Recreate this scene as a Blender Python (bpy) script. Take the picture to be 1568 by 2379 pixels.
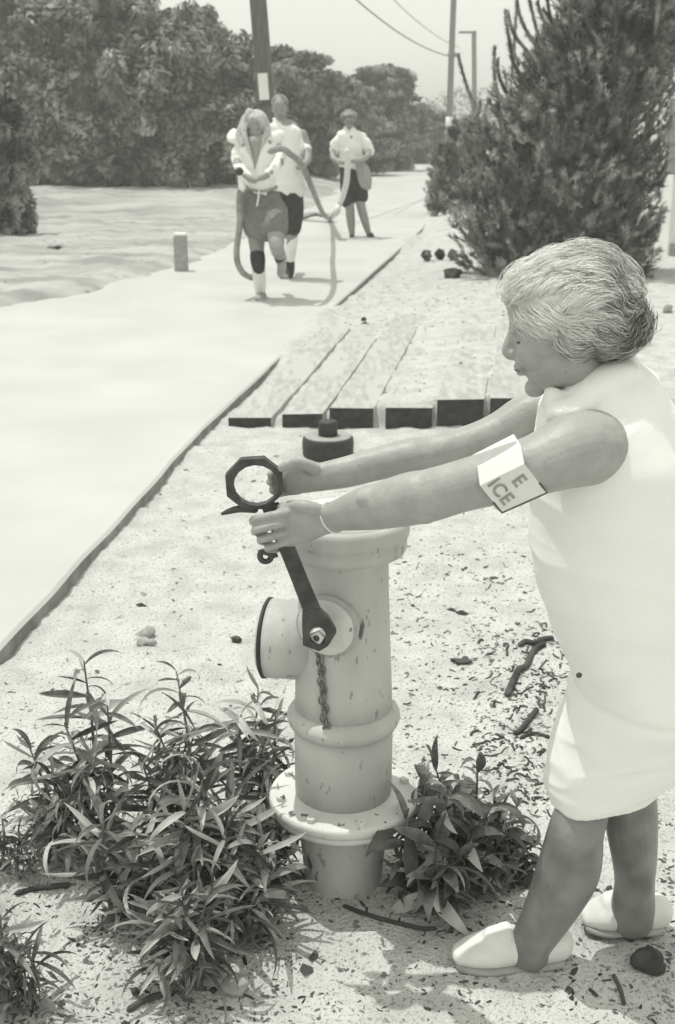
import bpy, bmesh, math, random
import numpy as np
from mathutils import Vector, Matrix, Quaternion
random.seed(7); rng = np.random.default_rng(7)
S = bpy.context.scene
COL = S.collection
for o in list(bpy.data.objects): bpy.data.objects.remove(o)

# ------------------------------------------------------------------ camera, light, exposure
W0, H0, FPX, PITCH, CH = 1568.0, 2378.0, 2800.0, math.radians(17.8), 1.5
cam = bpy.data.cameras.new('camera'); camo = bpy.data.objects.new('camera', cam); COL.objects.link(camo)
camo.location = (0, 0, CH); camo.rotation_euler = (math.radians(90) - PITCH, 0, 0)
cam.sensor_fit = 'VERTICAL'; cam.sensor_height = 36.0; cam.lens = 36.0 * FPX / H0
cam.clip_start = 0.05; cam.clip_end = 3000
cam.dof.use_dof = True; cam.dof.focus_distance = 2.15; cam.dof.aperture_fstop = 9.0
S.camera = camo
SUN = Vector((-0.34, 0.27, 1.35)).normalized()
world = bpy.data.worlds.new('World'); S.world = world; world.use_nodes = True
wn = world.node_tree; wn.nodes.clear()
sky = wn.nodes.new('ShaderNodeTexSky'); sky.sky_type = 'NISHITA'; sky.sun_disc = False
sky.sun_elevation = math.asin(SUN.z); sky.sun_rotation = math.atan2(SUN.x, SUN.y)
sky.air_density = 1.0; sky.dust_density = 3.0; sky.ozone_density = 1.0
bw = wn.nodes.new('ShaderNodeRGBToBW')
tint = wn.nodes.new('ShaderNodeMix'); tint.data_type = 'RGBA'; tint.blend_type = 'MULTIPLY'
tint.inputs[0].default_value = 1.0; tint.inputs[7].default_value = (1.0, 1.01, 0.93, 1)
haz = wn.nodes.new('ShaderNodeMix'); haz.data_type = 'RGBA'; haz.inputs[0].default_value = 0.85   # bright even summer haze
haz.inputs[7].default_value = (8.5, 8.55, 7.8, 1)
bg = wn.nodes.new('ShaderNodeBackground'); bg.inputs[1].default_value = 0.15
wo = wn.nodes.new('ShaderNodeOutputWorld')
wn.links.new(sky.outputs[0], bw.inputs[0]); wn.links.new(bw.outputs[0], tint.inputs[6])
wn.links.new(tint.outputs[2], haz.inputs[6]); wn.links.new(haz.outputs[2], bg.inputs[0]); wn.links.new(bg.outputs[0], wo.inputs[0])
sl = bpy.data.lights.new('sun', 'SUN'); sl.energy = 3.3; sl.angle = math.radians(0.5); sl.color = (1.0, 0.99, 0.935)
so = bpy.data.objects.new('sun', sl); COL.objects.link(so)
so.rotation_euler = SUN.to_track_quat('Z', 'Y').to_euler(); so.location = (-4, 5, 12)
S.view_settings.view_transform = 'Standard'; S.view_settings.look = 'None'
S.view_settings.gamma = 1.0; S.view_settings.exposure = -0.25; S.view_settings.use_curve_mapping = False
S.render.engine = 'CYCLES'
S.cycles.max_bounces = 6; S.cycles.diffuse_bounces = 4

# ------------------------------------------------------------------ pixel <-> world helpers (D pixels, 1568x2378)
FW = Vector((0, math.cos(PITCH), -math.sin(PITCH))); UP = Vector((0, math.sin(PITCH), math.cos(PITCH)))
def ray(px, py): return Vector((1, 0, 0)) * (px - W0/2) + UP * (H0/2 - py) + FW * FPX
def P(px, py, d):
    r = ray(px, py); return Vector((0, 0, CH)) + r * (d / r.y)
def G(px, py, z=0.0):
    r = ray(px, py); return Vector((0, 0, CH)) + r * ((z - CH) / r.z)
def mpp(px, py, d):            # metres per D pixel there
    r = ray(px, py); return (d / r.y)

# ------------------------------------------------------------------ value noise
def _h(ix, iy, iz, s):
    n = (ix.astype(np.int64) * 374761393 + iy.astype(np.int64) * 668265263 + iz.astype(np.int64) * 2147483647 + s * 974634541) & 0xffffffff
    n = ((n ^ (n >> 13)) * 1274126177) & 0xffffffff
    return ((n ^ (n >> 16)) & 0xffffff) / float(0xffffff)
def vnoise(x, y, z=None, s=0):
    x = np.asarray(x, float); y = np.asarray(y, float); z = np.zeros_like(x) if z is None else np.asarray(z, float)
    ix, iy, iz = np.floor(x), np.floor(y), np.floor(z); fx, fy, fz = x-ix, y-iy, z-iz
    fx, fy, fz = [f*f*(3-2*f) for f in (fx, fy, fz)]; r = 0
    for a in (0, 1):
        for b in (0, 1):
            for c in (0, 1):
                w = (fx if a else 1-fx) * (fy if b else 1-fy) * (fz if c else 1-fz)
                r = r + w * _h(ix+a, iy+b, iz+c, s)
    return r * 2 - 1
def fbm(x, y, f, o=4, s=0, z=None):
    r = 0; a = 1; t = 0
    for k in range(o):
        r = r + a * vnoise(np.asarray(x)*f, np.asarray(y)*f, None if z is None else np.asarray(z)*f, s+k); t += a; a *= .5; f *= 2.03
    return r / t

# ------------------------------------------------------------------ materials
def col(v, t=0.0):
    if isinstance(v, (tuple, list)): return (*v, 1)
    return (v*(1.0), v*(1.01), v*(0.975-t), 1)
MATS = {}
def mat(name, v, rough=0.7, v2=None, scale=20.0, lo=0.35, hi=0.65, detail=5.0, bump=0.0, bscale=60.0, spots=None, metal=0.0,
        trans=0.0, stretch=None, spec=0.4, wave=None, vary=0.0):
    if name in MATS: return MATS[name]
    m = bpy.data.materials.new(name); m.use_nodes = True; n = m.node_tree.nodes; l = m.node_tree.links
    b = n['Principled BSDF']; b.inputs['Roughness'].default_value = rough; b.inputs['Metallic'].default_value = metal
    b.inputs['Specular IOR Level'].default_value = spec
    tc = n.new('ShaderNodeTexCoord'); vec = tc.outputs['Object']
    if stretch:
        mp = n.new('ShaderNodeMapping'); mp.inputs['Scale'].default_value = stretch; l.new(vec, mp.inputs[0]); vec = mp.outputs[0]
    c = None
    if v2 is not None:
        nt = n.new('ShaderNodeTexNoise'); nt.inputs['Scale'].default_value = scale; nt.inputs['Detail'].default_value = detail
        l.new(vec, nt.inputs['Vector']); rp = n.new('ShaderNodeValToRGB')
        rp.color_ramp.elements[0].position = lo; rp.color_ramp.elements[1].position = hi
        rp.color_ramp.elements[0].color = col(v); rp.color_ramp.elements[1].color = col(v2)
        l.new(nt.outputs[0], rp.inputs[0]); c = rp.outputs[0]
    else:
        rg = n.new('ShaderNodeRGB'); rg.outputs[0].default_value = col(v); c = rg.outputs[0]
    if spots:      # (scale, threshold, value)
        for (sc, th, sv) in spots:
            s = n.new('ShaderNodeTexNoise'); s.inputs['Scale'].default_value = sc; s.inputs['Detail'].default_value = 2.5
            l.new(vec, s.inputs['Vector'])
            r2 = n.new('ShaderNodeValToRGB'); r2.color_ramp.elements[0].position = th; r2.color_ramp.elements[1].position = th+.03
            l.new(s.outputs[0], r2.inputs[0])
            mx = n.new('ShaderNodeMix'); mx.data_type = 'RGBA'; l.new(r2.outputs[0], mx.inputs[0]); l.new(c, mx.inputs[6])
            mx.inputs[7].default_value = col(sv); c = mx.outputs[2]
    if vary:
        oi = n.new('ShaderNodeObjectInfo'); mr = n.new('ShaderNodeMapRange'); mr.inputs[3].default_value = 1-vary; mr.inputs[4].default_value = 1+vary
        l.new(oi.outputs['Random'], mr.inputs[0]); vm = n.new('ShaderNodeVectorMath'); vm.operation = 'SCALE'
        l.new(c, vm.inputs[0]); l.new(mr.outputs[0], vm.inputs['Scale']); c = vm.outputs[0]
    l.new(c, b.inputs['Base Color'])
    if bump:
        bn = n.new('ShaderNodeTexNoise'); bn.inputs['Scale'].default_value = bscale; bn.inputs['Detail'].default_value = 4
        l.new(vec, bn.inputs['Vector']); bp = n.new('ShaderNodeBump'); bp.inputs['Strength'].default_value = bump
        bp.inputs['Distance'].default_value = 0.01; l.new(bn.outputs[0], bp.inputs['Height']); l.new(bp.outputs[0], b.inputs['Normal'])
    if trans:
        tr = n.new('ShaderNodeBsdfTranslucent'); l.new(c, tr.inputs[0]); mx = n.new('ShaderNodeMixShader'); mx.inputs[0].default_value = trans
        out = n['Material Output']; l.new(b.outputs[0], mx.inputs[1]); l.new(tr.outputs[0], mx.inputs[2]); l.new(mx.outputs[0], out.inputs[0])
    MATS[name] = m; return m

M_sand = mat('sand', 0.46, 0.95, 0.60, scale=7.0, lo=.3, hi=.58, detail=10, bump=1.0, bscale=120, spots=[(38, .67, .24), (95, .63, .30), (170, .60, .36)])
M_verge = mat('packed_sand', 0.26, 0.95, 0.44, scale=1.4, lo=.35, hi=.62, detail=8, bump=.4, bscale=30, stretch=(.5, 1.6, 1), spots=[(6, .70, .26)])
M_path = mat('concrete_path', 0.47, 0.9, 0.53, scale=1.2, detail=8, bump=0.12, bscale=80)
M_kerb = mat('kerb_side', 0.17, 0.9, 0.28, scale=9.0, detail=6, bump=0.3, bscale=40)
M_hyd = mat('hydrant_paint', 0.43, 0.6, 0.54, scale=9, lo=.35, hi=.65, detail=10, bump=0.25, bscale=55, stretch=(1, 1, .40), spots=[(70, .66, .30), (30, .70, .13)])
M_flange = mat('chipped_flange_paint', 0.56, 0.55, 0.66, scale=7, detail=6, bump=0.2, bscale=50, spots=[(26, .66, .10), (60, .69, .12)])
M_boss = mat('scuffed_pale_paint', 0.55, 0.6, 0.68, scale=25, bump=.25, bscale=60, spots=[(60, .68, .25)])
M_rust = mat('dark_iron', 0.04, 0.6, 0.08, scale=30, bump=0.25, bscale=90)
M_chain = mat('rusty_chain', 0.12, 0.7, 0.26, scale=60, bump=.2, bscale=150)
M_rubber = mat('black_rubber', 0.03, 0.6, 0.05, scale=20)
M_skin = mat('skin', 0.325, 0.45, 0.375, scale=34, detail=8, lo=.36, hi=.64, bump=0.14, bscale=110, spec=.35, spots=[(90, .70, .28)])
M_skin2 = mat('tanned_skin', 0.26, 0.5, 0.32, scale=9, bump=.05)
M_dress = mat('white_cotton', 0.84, 0.9, 0.88, scale=9, bump=0.05, bscale=160, stretch=(1, 1, 1.3), spec=.05)
M_cuff = mat('white_cuff_cloth', 0.66, 0.9, 0.72, scale=20, bump=0.1, bscale=120, spec=.2)
M_edge = mat('cuff_edge_shadow', 0.10, 0.9)
M_ink = mat('faded_ink', 0.24, 0.9, 0.34, scale=90)
M_hl = mat('lit_hair', 0.86, 0.55, 0.76, scale=40, spec=.5)
M_hm = mat('half_lit_hair', 0.42, 0.55, 0.30, scale=40, spec=.5)
M_hd = mat('shaded_hair', 0.10, 0.5, 0.16, scale=40, spec=.5)  # three hair tones, placed to paint a lit top and shaded back
M_hairbase = mat('hair_mass', 0.50, 0.8, 0.74, scale=16, detail=8, bump=.6, bscale=50, stretch=(.6, 1, 2))
M_shoe = mat('white_canvas', 0.66, 0.8, 0.74, scale=30, bump=.1, bscale=200)
M_sole = mat('rubber_sole', 0.30, 0.8, 0.38, scale=30)
M_legshade = mat('shaded_leg_skin', 0.15, 0.38, 0.24, scale=16, detail=8, spec=.5, bump=.15, bscale=60)  # bare leg skin, darkened to paint in the shadow of the dress
M_lips = mat('lips', 0.20, 0.5); M_eye = mat('eye', 0.05, 0.3); M_brow = mat('brow_hair', 0.16, 0.8)
M_leaf = mat('leaf', 0.055, 0.62, 0.26, scale=14, trans=.3, vary=.55, bump=.5, bscale=60)
M_leafl = mat('pale_leaf', 0.38, 0.62, 0.58, scale=14, trans=.25, vary=.3, bump=.15, bscale=50)
M_stem = mat('plant_stem', 0.12, 0.7, 0.2, scale=30, vary=.3)
M_litter = mat('leaf_litter', 0.035, 0.9, 0.26, scale=8)
M_twig = mat('dark_twig', 0.035, 0.9, 0.09, scale=15, bump=.3, bscale=60)
M_plank = mat('weathered_plank', 0.34, 0.9, 0.48, scale=5, detail=8, bump=.3, bscale=30, stretch=(6, 1.2, 6), spots=[(1.1, .56, .46)])
M_plankend = mat('shaded_plank_end', 0.035, 0.9, 0.06, scale=30)  # shade on the board ends, painted in as near-black
M_pole = mat('utility_pole_wood', 0.085, 0.9, 0.14, scale=6, detail=6, bump=.4, bscale=20, stretch=(6, 6, .6))
M_polefar = mat('far_pole_wood', 0.20, 0.9, 0.26, scale=5, stretch=(6, 6, .6))
M_white = mat('white_paint', 0.78, 0.6, 0.82, scale=12)
M_conc = mat('post_concrete', 0.30, 0.9, 0.38, scale=16, bump=.2, bscale=60)
M_wire = mat('wire', 0.22, 0.6)
M_t1 = mat('tree_leaves', 0.11, 0.55, 0.52, scale=1.9, lo=.42, hi=.62, detail=4, trans=.3)
M_t2 = mat('far_tree_leaves', 0.10, 0.6, 0.42, scale=1.5, lo=.42, hi=.62, detail=4, trans=.3)
M_t3 = mat('dark_bush_leaves', 0.06, 0.55, 0.38, scale=3.0, lo=.40, hi=.62, detail=3, trans=.2)
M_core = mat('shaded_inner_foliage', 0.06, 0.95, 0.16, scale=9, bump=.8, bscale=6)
M_pine = mat('pine_needles', 0.09, 0.6, 0.50, scale=4.5, lo=.42, hi=.66, detail=4, trans=.2)
M_bark = mat('bark', 0.07, 0.95, 0.12, scale=14, bump=.5, bscale=30)
M_cotton2 = mat('white_shirt', 0.82, 0.9, 0.86, scale=12, bump=.1, bscale=30)
M_grey = mat('grey_shorts', 0.16, 0.9, 0.20, scale=30, bump=.1, bscale=60)
M_black = mat('black_cloth', 0.03, 0.9, 0.05, scale=30)
M_hose = mat('canvas_hose', 0.22, 0.9, 0.36, scale=14, bump=.5, bscale=50); M_hosew = mat('pale_canvas_hose', 0.62, 0.85, 0.7, scale=60)
M_blond = mat('blond_hair', 0.62, 0.6, 0.34, scale=22, bump=.5, bscale=40, stretch=(4, 4, .7))
M_brown = mat('brown_hair', 0.09, 0.6, 0.34, scale=20, bump=.6, bscale=30)
M_jacket = mat('grey_jacket', 0.30, 0.9, 0.38, scale=20, bump=.2, bscale=20)
M_wall = mat('white_wall', 0.80, 0.9, 0.86, scale=4, bump=.05)
M_shut = mat('grey_shutter', 0.34, 0.8, 0.4, scale=9)

# ------------------------------------------------------------------ object helpers
def props(o, label=None, cat=None, group=None, kind=None):
    if label: o['label'] = label
    if cat: o['category'] = cat
    if group: o['group'] = group
    if kind: o['kind'] = kind
    return o
def thing(name, label, cat, loc=(0, 0, 0), rotz=0, group=None):
    o = bpy.data.objects.new(name, None); COL.objects.link(o); o.location = loc; o.rotation_euler = (0, 0, rotz)
    o.empty_display_size = .05
    return props(o, label, cat, group)
def mk(name, V, F, m, parent=None, smooth=True, mats=None, midx=None, world_coords=True):
    me = bpy.data.meshes.new(name)
    V = np.asarray([tuple(v) for v in V] if not isinstance(V, np.ndarray) else V, dtype=np.float32).reshape(-1, 3)
    if isinstance(F, np.ndarray):
        k = F.shape[1]; nf = len(F)
        me.vertices.add(len(V)); me.vertices.foreach_set('co', V.ravel())
        me.loops.add(nf*k); me.loops.foreach_set('vertex_index', F.astype(np.int32).ravel())
        me.polygons.add(nf); me.polygons.foreach_set('loop_start', np.arange(nf, dtype=np.int32)*k)
        me.update(calc_edges=True)
    else:
        me.from_pydata(V.tolist(), [], F); me.update()
    if smooth: me.polygons.foreach_set('use_smooth', [True]*len(me.polygons))
    for mm in (mats or [m]): me.materials.append(mm)
    if midx is not None: me.polygons.foreach_set('material_index', np.asarray(midx, dtype=np.int32))
    o = bpy.data.objects.new(name, me); COL.objects.link(o)
    if parent is not None:
        o.parent = parent
        if world_coords:
            pm = Matrix.Identity(4); q = parent
            chain = []
            while q: chain.append(q.matrix_basis.copy()); q = q.parent
            for c in reversed(chain): pm = pm @ c
            o.matrix_basis = pm.inverted()
    return o
class MB:
    def __init__(s): s.V = []; s.F = []
    def add(s, V, F):
        b = len(s.V); s.V += [Vector(v) for v in V]; s.F += [tuple(i+b for i in f) for f in F]; return s
def cr(pts, n):     # catmull-rom over tuples of floats
    A = np.array(pts, float); out = []
    if len(A) < 3 or n <= 1: 
        for i in range(len(A)-1):
            for k in range(max(1, n)): out.append(A[i] + (A[i+1]-A[i])*k/max(1, n))
        out.append(A[-1]); return np.array(out)
    Q = np.vstack([2*A[0]-A[1], A, 2*A[-1]-A[-2]])
    for i in range(1, len(Q)-2):
        p0, p1, p2, p3 = Q[i-1], Q[i], Q[i+1], Q[i+2]
        for k in range(n):
            t = k/n; out.append(.5*((2*p1)+(-p0+p2)*t+(2*p0-5*p1+4*p2-p3)*t*t+(-p0+3*p1-3*p2+p3)*t**3))
    out.append(A[-1]); return np.array(out)
def loft(rows, n=20, sub=4, ref=Vector((0, 1, 0)), cap=3, sq=1.0, flat=False):
    """rows: (Vector, a, b): a = radius across (in the picture plane), b = radius along ref"""
    A = cr([(r[0][0], r[0][1], r[0][2], r[1], r[2] if len(r) > 2 else r[1]) for r in rows], sub)
    C = A[:, :3]; a = np.maximum(A[:, 3], 1e-4); b = np.maximum(A[:, 4], 1e-4)
    T = np.gradient(C, axis=0); T /= np.linalg.norm(T, axis=1)[:, None] + 1e-9
    rings = []
    def ring(c, t, ra, rb):
        t = Vector(t); u = t.cross(ref)
        if u.length < 1e-3: u = t.cross(Vector((1, 0, 0)))
        u.normalize(); v = u.cross(t).normalized(); R = []
        if flat: u = Vector((1, 0, 0)); v = Vector((0, 1, 0))
        for k in range(n):
            th = 2*math.pi*k/n; cs, sn = math.cos(th), math.sin(th)
            if sq != 1.0: cs = math.copysign(abs(cs)**sq, cs); sn = math.copysign(abs(sn)**sq, sn)
            R.append(Vector(c) + u*(ra*cs) + v*(rb*sn))
        return R
    m0 = min(a[0], b[0]); m1 = min(a[-1], b[-1])
    for k in range(cap, 0, -1):
        ph = k/cap*math.pi/2*.97; rings.append(ring(Vector(C[0])-Vector(T[0])*m0*math.sin(ph), T[0], a[0]*math.cos(ph), b[0]*math.cos(ph)))
    for i in range(len(C)): rings.append(ring(C[i], T[i], a[i], b[i]))
    for k in range(1, cap+1):
        ph = k/cap*math.pi/2*.97; rings.append(ring(Vector(C[-1])+Vector(T[-1])*m1*math.sin(ph), T[-1], a[-1]*math.cos(ph), b[-1]*math.cos(ph)))
    V = [p for r in rings for p in r]; F = []
    for i in range(len(rings)-1):
        for k in range(n): F.append((i*n+k, i*n+(k+1) % n, (i+1)*n+(k+1) % n, (i+1)*n+k))
    F.append(tuple(range(n-1, -1, -1))); L = (len(rings)-1)*n; F.append(tuple(L+k for k in range(n)))
    return V, F
def ellipsoid(c, r, M=None, nu=24, nv=14):
    V = []; F = []
    for j in range(nv+1):
        ph = -math.pi/2 + math.pi*j/nv
        for i in range(nu):
            th = 2*math.pi*i/nu; v = Vector((r[0]*math.cos(ph)*math.cos(th), r[1]*math.cos(ph)*math.sin(th), r[2]*math.sin(ph)))
            V.append((M @ v if M else v) + Vector(c))
    for j in range(nv):
        for i in range(nu): F.append((j*nu+i, j*nu+(i+1) % nu, (j+1)*nu+(i+1) % nu, (j+1)*nu+i))
    return V, F
def lathe(prof, c, n=48, axis=Vector((0, 0, 1)), close=True):
    axis = axis.normalized(); u = axis.orthogonal().normalized(); v = axis.cross(u); V = []; F = []
    for (z, r) in prof:
        for k in range(n):
            th = 2*math.pi*k/n; V.append(Vector(c)+axis*z+(u*math.cos(th)+v*math.sin(th))*r)
    for i in range(len(prof)-1):
        for k in range(n): F.append((i*n+k, i*n+(k+1) % n, (i+1)*n+(k+1) % n, (i+1)*n+k))
    if close: F.append(tuple(range(n-1, -1, -1))); L = (len(prof)-1)*n; F.append(tuple(L+k for k in range(n)))
    return V, F
def tube(pts, r, n=8, sub=4):
    return loft([(Vector(p), (r[i] if isinstance(r, (list, tuple)) else r)) for i, p in enumerate(pts)], n=n, sub=sub, cap=1)
def box(c, s, M=None):
    V = []; 
    for x in (-1, 1):
        for y in (-1, 1):
            for z in (-1, 1):
                v = Vector((x*s[0]/2, y*s[1]/2, z*s[2]/2)); V.append((M @ v if M else v)+Vector(c))
    return V, [(0, 1, 3, 2), (4, 6, 7, 5), (0, 4, 5, 1), (2, 3, 7, 6), (0, 2, 6, 4), (1, 5, 7, 3)]
def prism(poly, holes_from, t):     # extrude a polygon (list of Vector) by vector t
    n = len(poly); V = [p - t*.5 for p in poly] + [p + t*.5 for p in poly]
    F = [tuple(range(n-1, -1, -1)), tuple(range(n, 2*n))] + [(i, (i+1) % n, n+(i+1) % n, n+i) for i in range(n)]
    return V, F
def ringprism(outer, inner, t):
    n = len(outer); V = [p-t*.5 for p in outer]+[p-t*.5 for p in inner]+[p+t*.5 for p in outer]+[p+t*.5 for p in inner]; F = []
    for i in range(n):
        j = (i+1) % n
        F += [(i, j, n+j, n+i)[::-1], (2*n+i, 2*n+j, 3*n+j, 3*n+i), (i, j, 2*n+j, 2*n+i), (n+i, 3*n+i, 3*n+j, n+j)]
    return V, F
def part(name, VF, m, parent, smooth=True, bevel=0.0, label=None):
    o = mk(name, VF[0], VF[1], m, parent, smooth)
    if bevel:
        b = o.modifiers.new('bevel', 'BEVEL'); b.width = bevel; b.segments = 2; b.limit_method = 'ANGLE'
    if label: o['label'] = label
    return o
def flesh(name, mb, m, parent, voxel=.004, smooth=4, fac=.5, disp=None, sub=False):
    """one continuous surface out of overlapping closed pieces"""
    o = mk(name, mb.V, mb.F, m, None)
    bm = bmesh.new(); bm.from_mesh(o.data); bmesh.ops.recalc_face_normals(bm, faces=bm.faces); bm.to_mesh(o.data); bm.free()
    r = o.modifiers.new('r', 'REMESH'); r.mode = 'VOXEL'; r.voxel_size = voxel; r.use_smooth_shade = True
    s = o.modifiers.new('s', 'SMOOTH'); s.factor = fac; s.iterations = smooth
    dg = bpy.context.evaluated_depsgraph_get(); me = bpy.data.meshes.new_from_object(o.evaluated_get(dg))
    o.modifiers.clear(); old = o.data; o.data = me; bpy.data.meshes.remove(old); me.name = name
    if not me.materials: me.materials.append(m)
    me.polygons.foreach_set('use_smooth', [True]*len(me.polygons))
    if disp: disp(me)
    if parent is not None:
        o.parent = parent; o.matrix_basis = parent.matrix_basis.inverted()
    return o
def verts_of(me):
    a = np.empty(len(me.vertices)*3, np.float32); me.vertices.foreach_get('co', a); return a.reshape(-1, 3)
def norms_of(me):
    a = np.empty(len(me.vertices)*3, np.float32); me.vertices.foreach_get('normal', a); return a.reshape(-1, 3)
def setv(me, A): me.vertices.foreach_set('co', A.astype(np.float32).ravel()); me.update()

# ------------------------------------------------------------------ terrain
RE = [(-1.62, -2.0), (-1.36, 0.0), (-1.0, 3.1), (-.68, 5.9), (.05, 10.7), (1.28, 18.4), (2.55, 30.0), (3.3, 42.0), (4.6, 58), (6.3, 80)]
LE = [(-5.2, -2.0), (-4.8, 0.0), (-3.9, 4.0), (-2.7, 9.6), (-1.75, 12.6), (-1.2, 14.9), (-.62, 20.5), (.95, 36.0), (3.0, 54), (5.2, 80)]
def path_r(y): return np.interp(y, [p[1] for p in RE], [p[0] for p in RE])
def path_l(y): return np.interp(y, [p[1] for p in LE], [p[0] for p in LE])
def sst(a, b, x): t = np.clip((x-a)/(b-a), 0, 1); return t*t*(3-2*t)
def terrain(x, y):
    x = np.asarray(x, float); y = np.asarray(y, float)
    near = 1 - sst(12, 40, y)
    z = 0.016*fbm(x, y, 1.6, 3, 3) + 0.014*near*fbm(x, y, 7, 3, 11) + 0.0075*near*fbm(x, y, 24, 2, 21)
    pits = np.clip(vnoise(x*9, y*9, s=33)-.45, 0, 1)
    z = z - 0.03*pits*near
    r = path_r(y); l = path_l(y)
    # under the path
    ins = sst(-.02, .25, r-x) * sst(-.1, .2, x-l)
    z = z*(1-ins) - 0.05*ins
    z = z - .004*np.exp(-((x-r)/.05)**2)
    bank = sst(6.0, 7.0, y) * sst(-.05, .45, fbm(x*.2, y, .55, 2, 88)+.12*np.sin(y*.9))
    z = z + bank*.085*np.exp(-((x-r+.02)/.10)**2)
    # left verge rises over the path edge in tongues of sand
    left = sst(-.12, .5, l - x + .25*fbm(x, y, .9, 3, 40))
    z = z + left*(0.085+.03*fbm(x, y, .7, 3, 50)) + .05*left*np.clip(fbm(x*.35, y*1.3, 1.1, 2, 60), -1, 1)*.5
    z = z + left*(.022*fbm(x, y, 2.3, 3, 52) + .03*np.clip(fbm(x*.8+.5*y, y*.6, .9, 2, 53), 0, 1))
    z = z + left*(.045*np.clip(fbm(x, y, 3.1, 3, 54), -.2, 1) + .02*fbm(x, y, 9, 2, 56))
    yb = y + .22*x + .8*vnoise(x*.7, y*.2, s=57)
    z = z + .20*sst(19.5, 21.5, yb)*sst(.2, 1.6, l-x)*(1-sst(60, 90, y))
    z = z + .34*np.exp(-((x-2.25)/.62)**2-((y-18.9)/1.5)**2)
    # raised sand behind the plank ends
    rise = .018 + .125*sst(-.55, .75, x-.15*(y-6.2))
    m = sst(6.13, 6.24, y) * (1-sst(9.5, 15, y)) * sst(-.02, .12, x-r)
    z = z + m*rise
    # right side low dune
    z = z + .10*sst(2.4, 6, x)*sst(6, 14, y)
    return z
def grid_axis(a, b, step, far, lo=None, reach=34, g=1.028):
    c = list(np.arange(a, b, step)); s = step; x = c[-1]
    while x < far: s *= (g if x-b < reach else 1.2); x += s; c.append(x)
    if lo is not None:
        x = a; s = step
        while x > lo: s *= (g if a-x < min(reach, 14) else 1.25); x -= s; c.insert(0, x)
    return np.array(c)
gx = grid_axis(-2.2, 2.4, .017, 380, -380, 6, 1.04); gy = grid_axis(1.1, 7.2, .017, 620, -50)
XX, YY = np.meshgrid(gx, gy); ZZ = terrain(XX, YY)
nx, ny = len(gx), len(gy); idx = np.arange(nx*ny).reshape(ny, nx)
F = np.stack([idx[:-1, :-1], idx[:-1, 1:], idx[1:, 1:], idx[1:, :-1]], -1).reshape(-1, 4)
fcx = (XX[:-1, :-1]+XX[1:, 1:]).ravel()/2; fcy = (YY[:-1, :-1]+YY[1:, 1:]).ravel()/2
ground = mk('sand_ground', np.stack([XX, YY, ZZ], -1).reshape(-1, 3), F, None, mats=[M_sand, M_verge], midx=(fcx < path_l(fcy)+.2).astype(int)); props(ground, kind='structure')
def tz(x, y): return float(terrain(np.array([x]), np.array([y]))[0])
# concrete path, a slab with its side showing
TOP = .045
ys = np.concatenate([np.arange(-2, 12, .1), np.arange(12, 80, .8)]); V = []; F = []; mi = []
for j, y in enumerate(ys):
    r = float(path_r(y)) + .006*float(vnoise(np.array([y*3.0]), np.array([0.]))[0]); l = float(path_l(y)) - .3
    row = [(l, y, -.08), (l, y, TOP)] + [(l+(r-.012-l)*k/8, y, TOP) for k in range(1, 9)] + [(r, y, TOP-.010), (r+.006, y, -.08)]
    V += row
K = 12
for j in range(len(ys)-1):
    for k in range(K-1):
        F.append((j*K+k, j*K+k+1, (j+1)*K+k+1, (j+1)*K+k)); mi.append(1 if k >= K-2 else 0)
path = mk('concrete_path', V, F, None, None, smooth=False, mats=[M_path, M_kerb], midx=mi); props(path, kind='structure')

# ------------------------------------------------------------------ hydrant
HX, HY = .012, 2.17
hyd = thing('fire_hydrant', 'pale grey fire hydrant with big side outlet, low among leafy plants', 'fire hydrant', (HX, HY, 0))
C0 = (HX, HY, 0)
part('base_barrel', lathe([(-.06, .079), (0, .080), (.06, .085), (.14, .093), (.168, .097)], C0, 64), M_hyd, hyd)
part('base_flange', lathe([(.166, .090), (.1665, .135), (.169, .143), (.180, .1435), (.1815, .139), (.1845, .139), (.186, .149), (.189, .1515), (.199, .1515), (.2035, .149), (.205, .146), (.2075, .108), (.212, .099)], C0, 72), M_flange, hyd, label='white chipped flange ring')
part('lower_barrel', lathe([(.20, .098), (.30, .0985), (.362, .099)], C0, 64), M_hyd, hyd)
part('collar_ring', lathe([(.360, .099), (.364, .107), (.371, .111), (.378, .113), (.386, .112), (.394, .106), (.402, .097)], C0, 64), M_hyd, hyd)
part('body', lathe([(.395, .097), (.45, .0955), (.55, .091), (.65, .087), (.712, .086), (.72, .088), (.728, .096)], C0, 64), M_hyd, hyd)
part('top_flange', lathe([(.722, .088), (.727, .110), (.731, .1175), (.738, .1205), (.750, .121), (.755, .1185), (.758, .1190), (.762, .1235), (.770, .1255), (.786, .1250), (.793, .122), (.7965, .116), (.798, .10)], C0, 72), M_hyd, hyd)
part('bonnet', lathe([(.792, .112), (.799, .110), (.803, .09), (.809, .05), (.812, .02), (.830, .018), (.832, .012)], C0, 48), M_boss, hyd)
for k in range(8):
    a = 2*math.pi*(k+.35)/8
    part('bolt', lathe([(0, .0095), (.009, .0095), (.010, .008)], (HX+.131*math.cos(a), HY+.131*math.sin(a), .2045), 6), M_flange, hyd, smooth=False)
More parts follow.
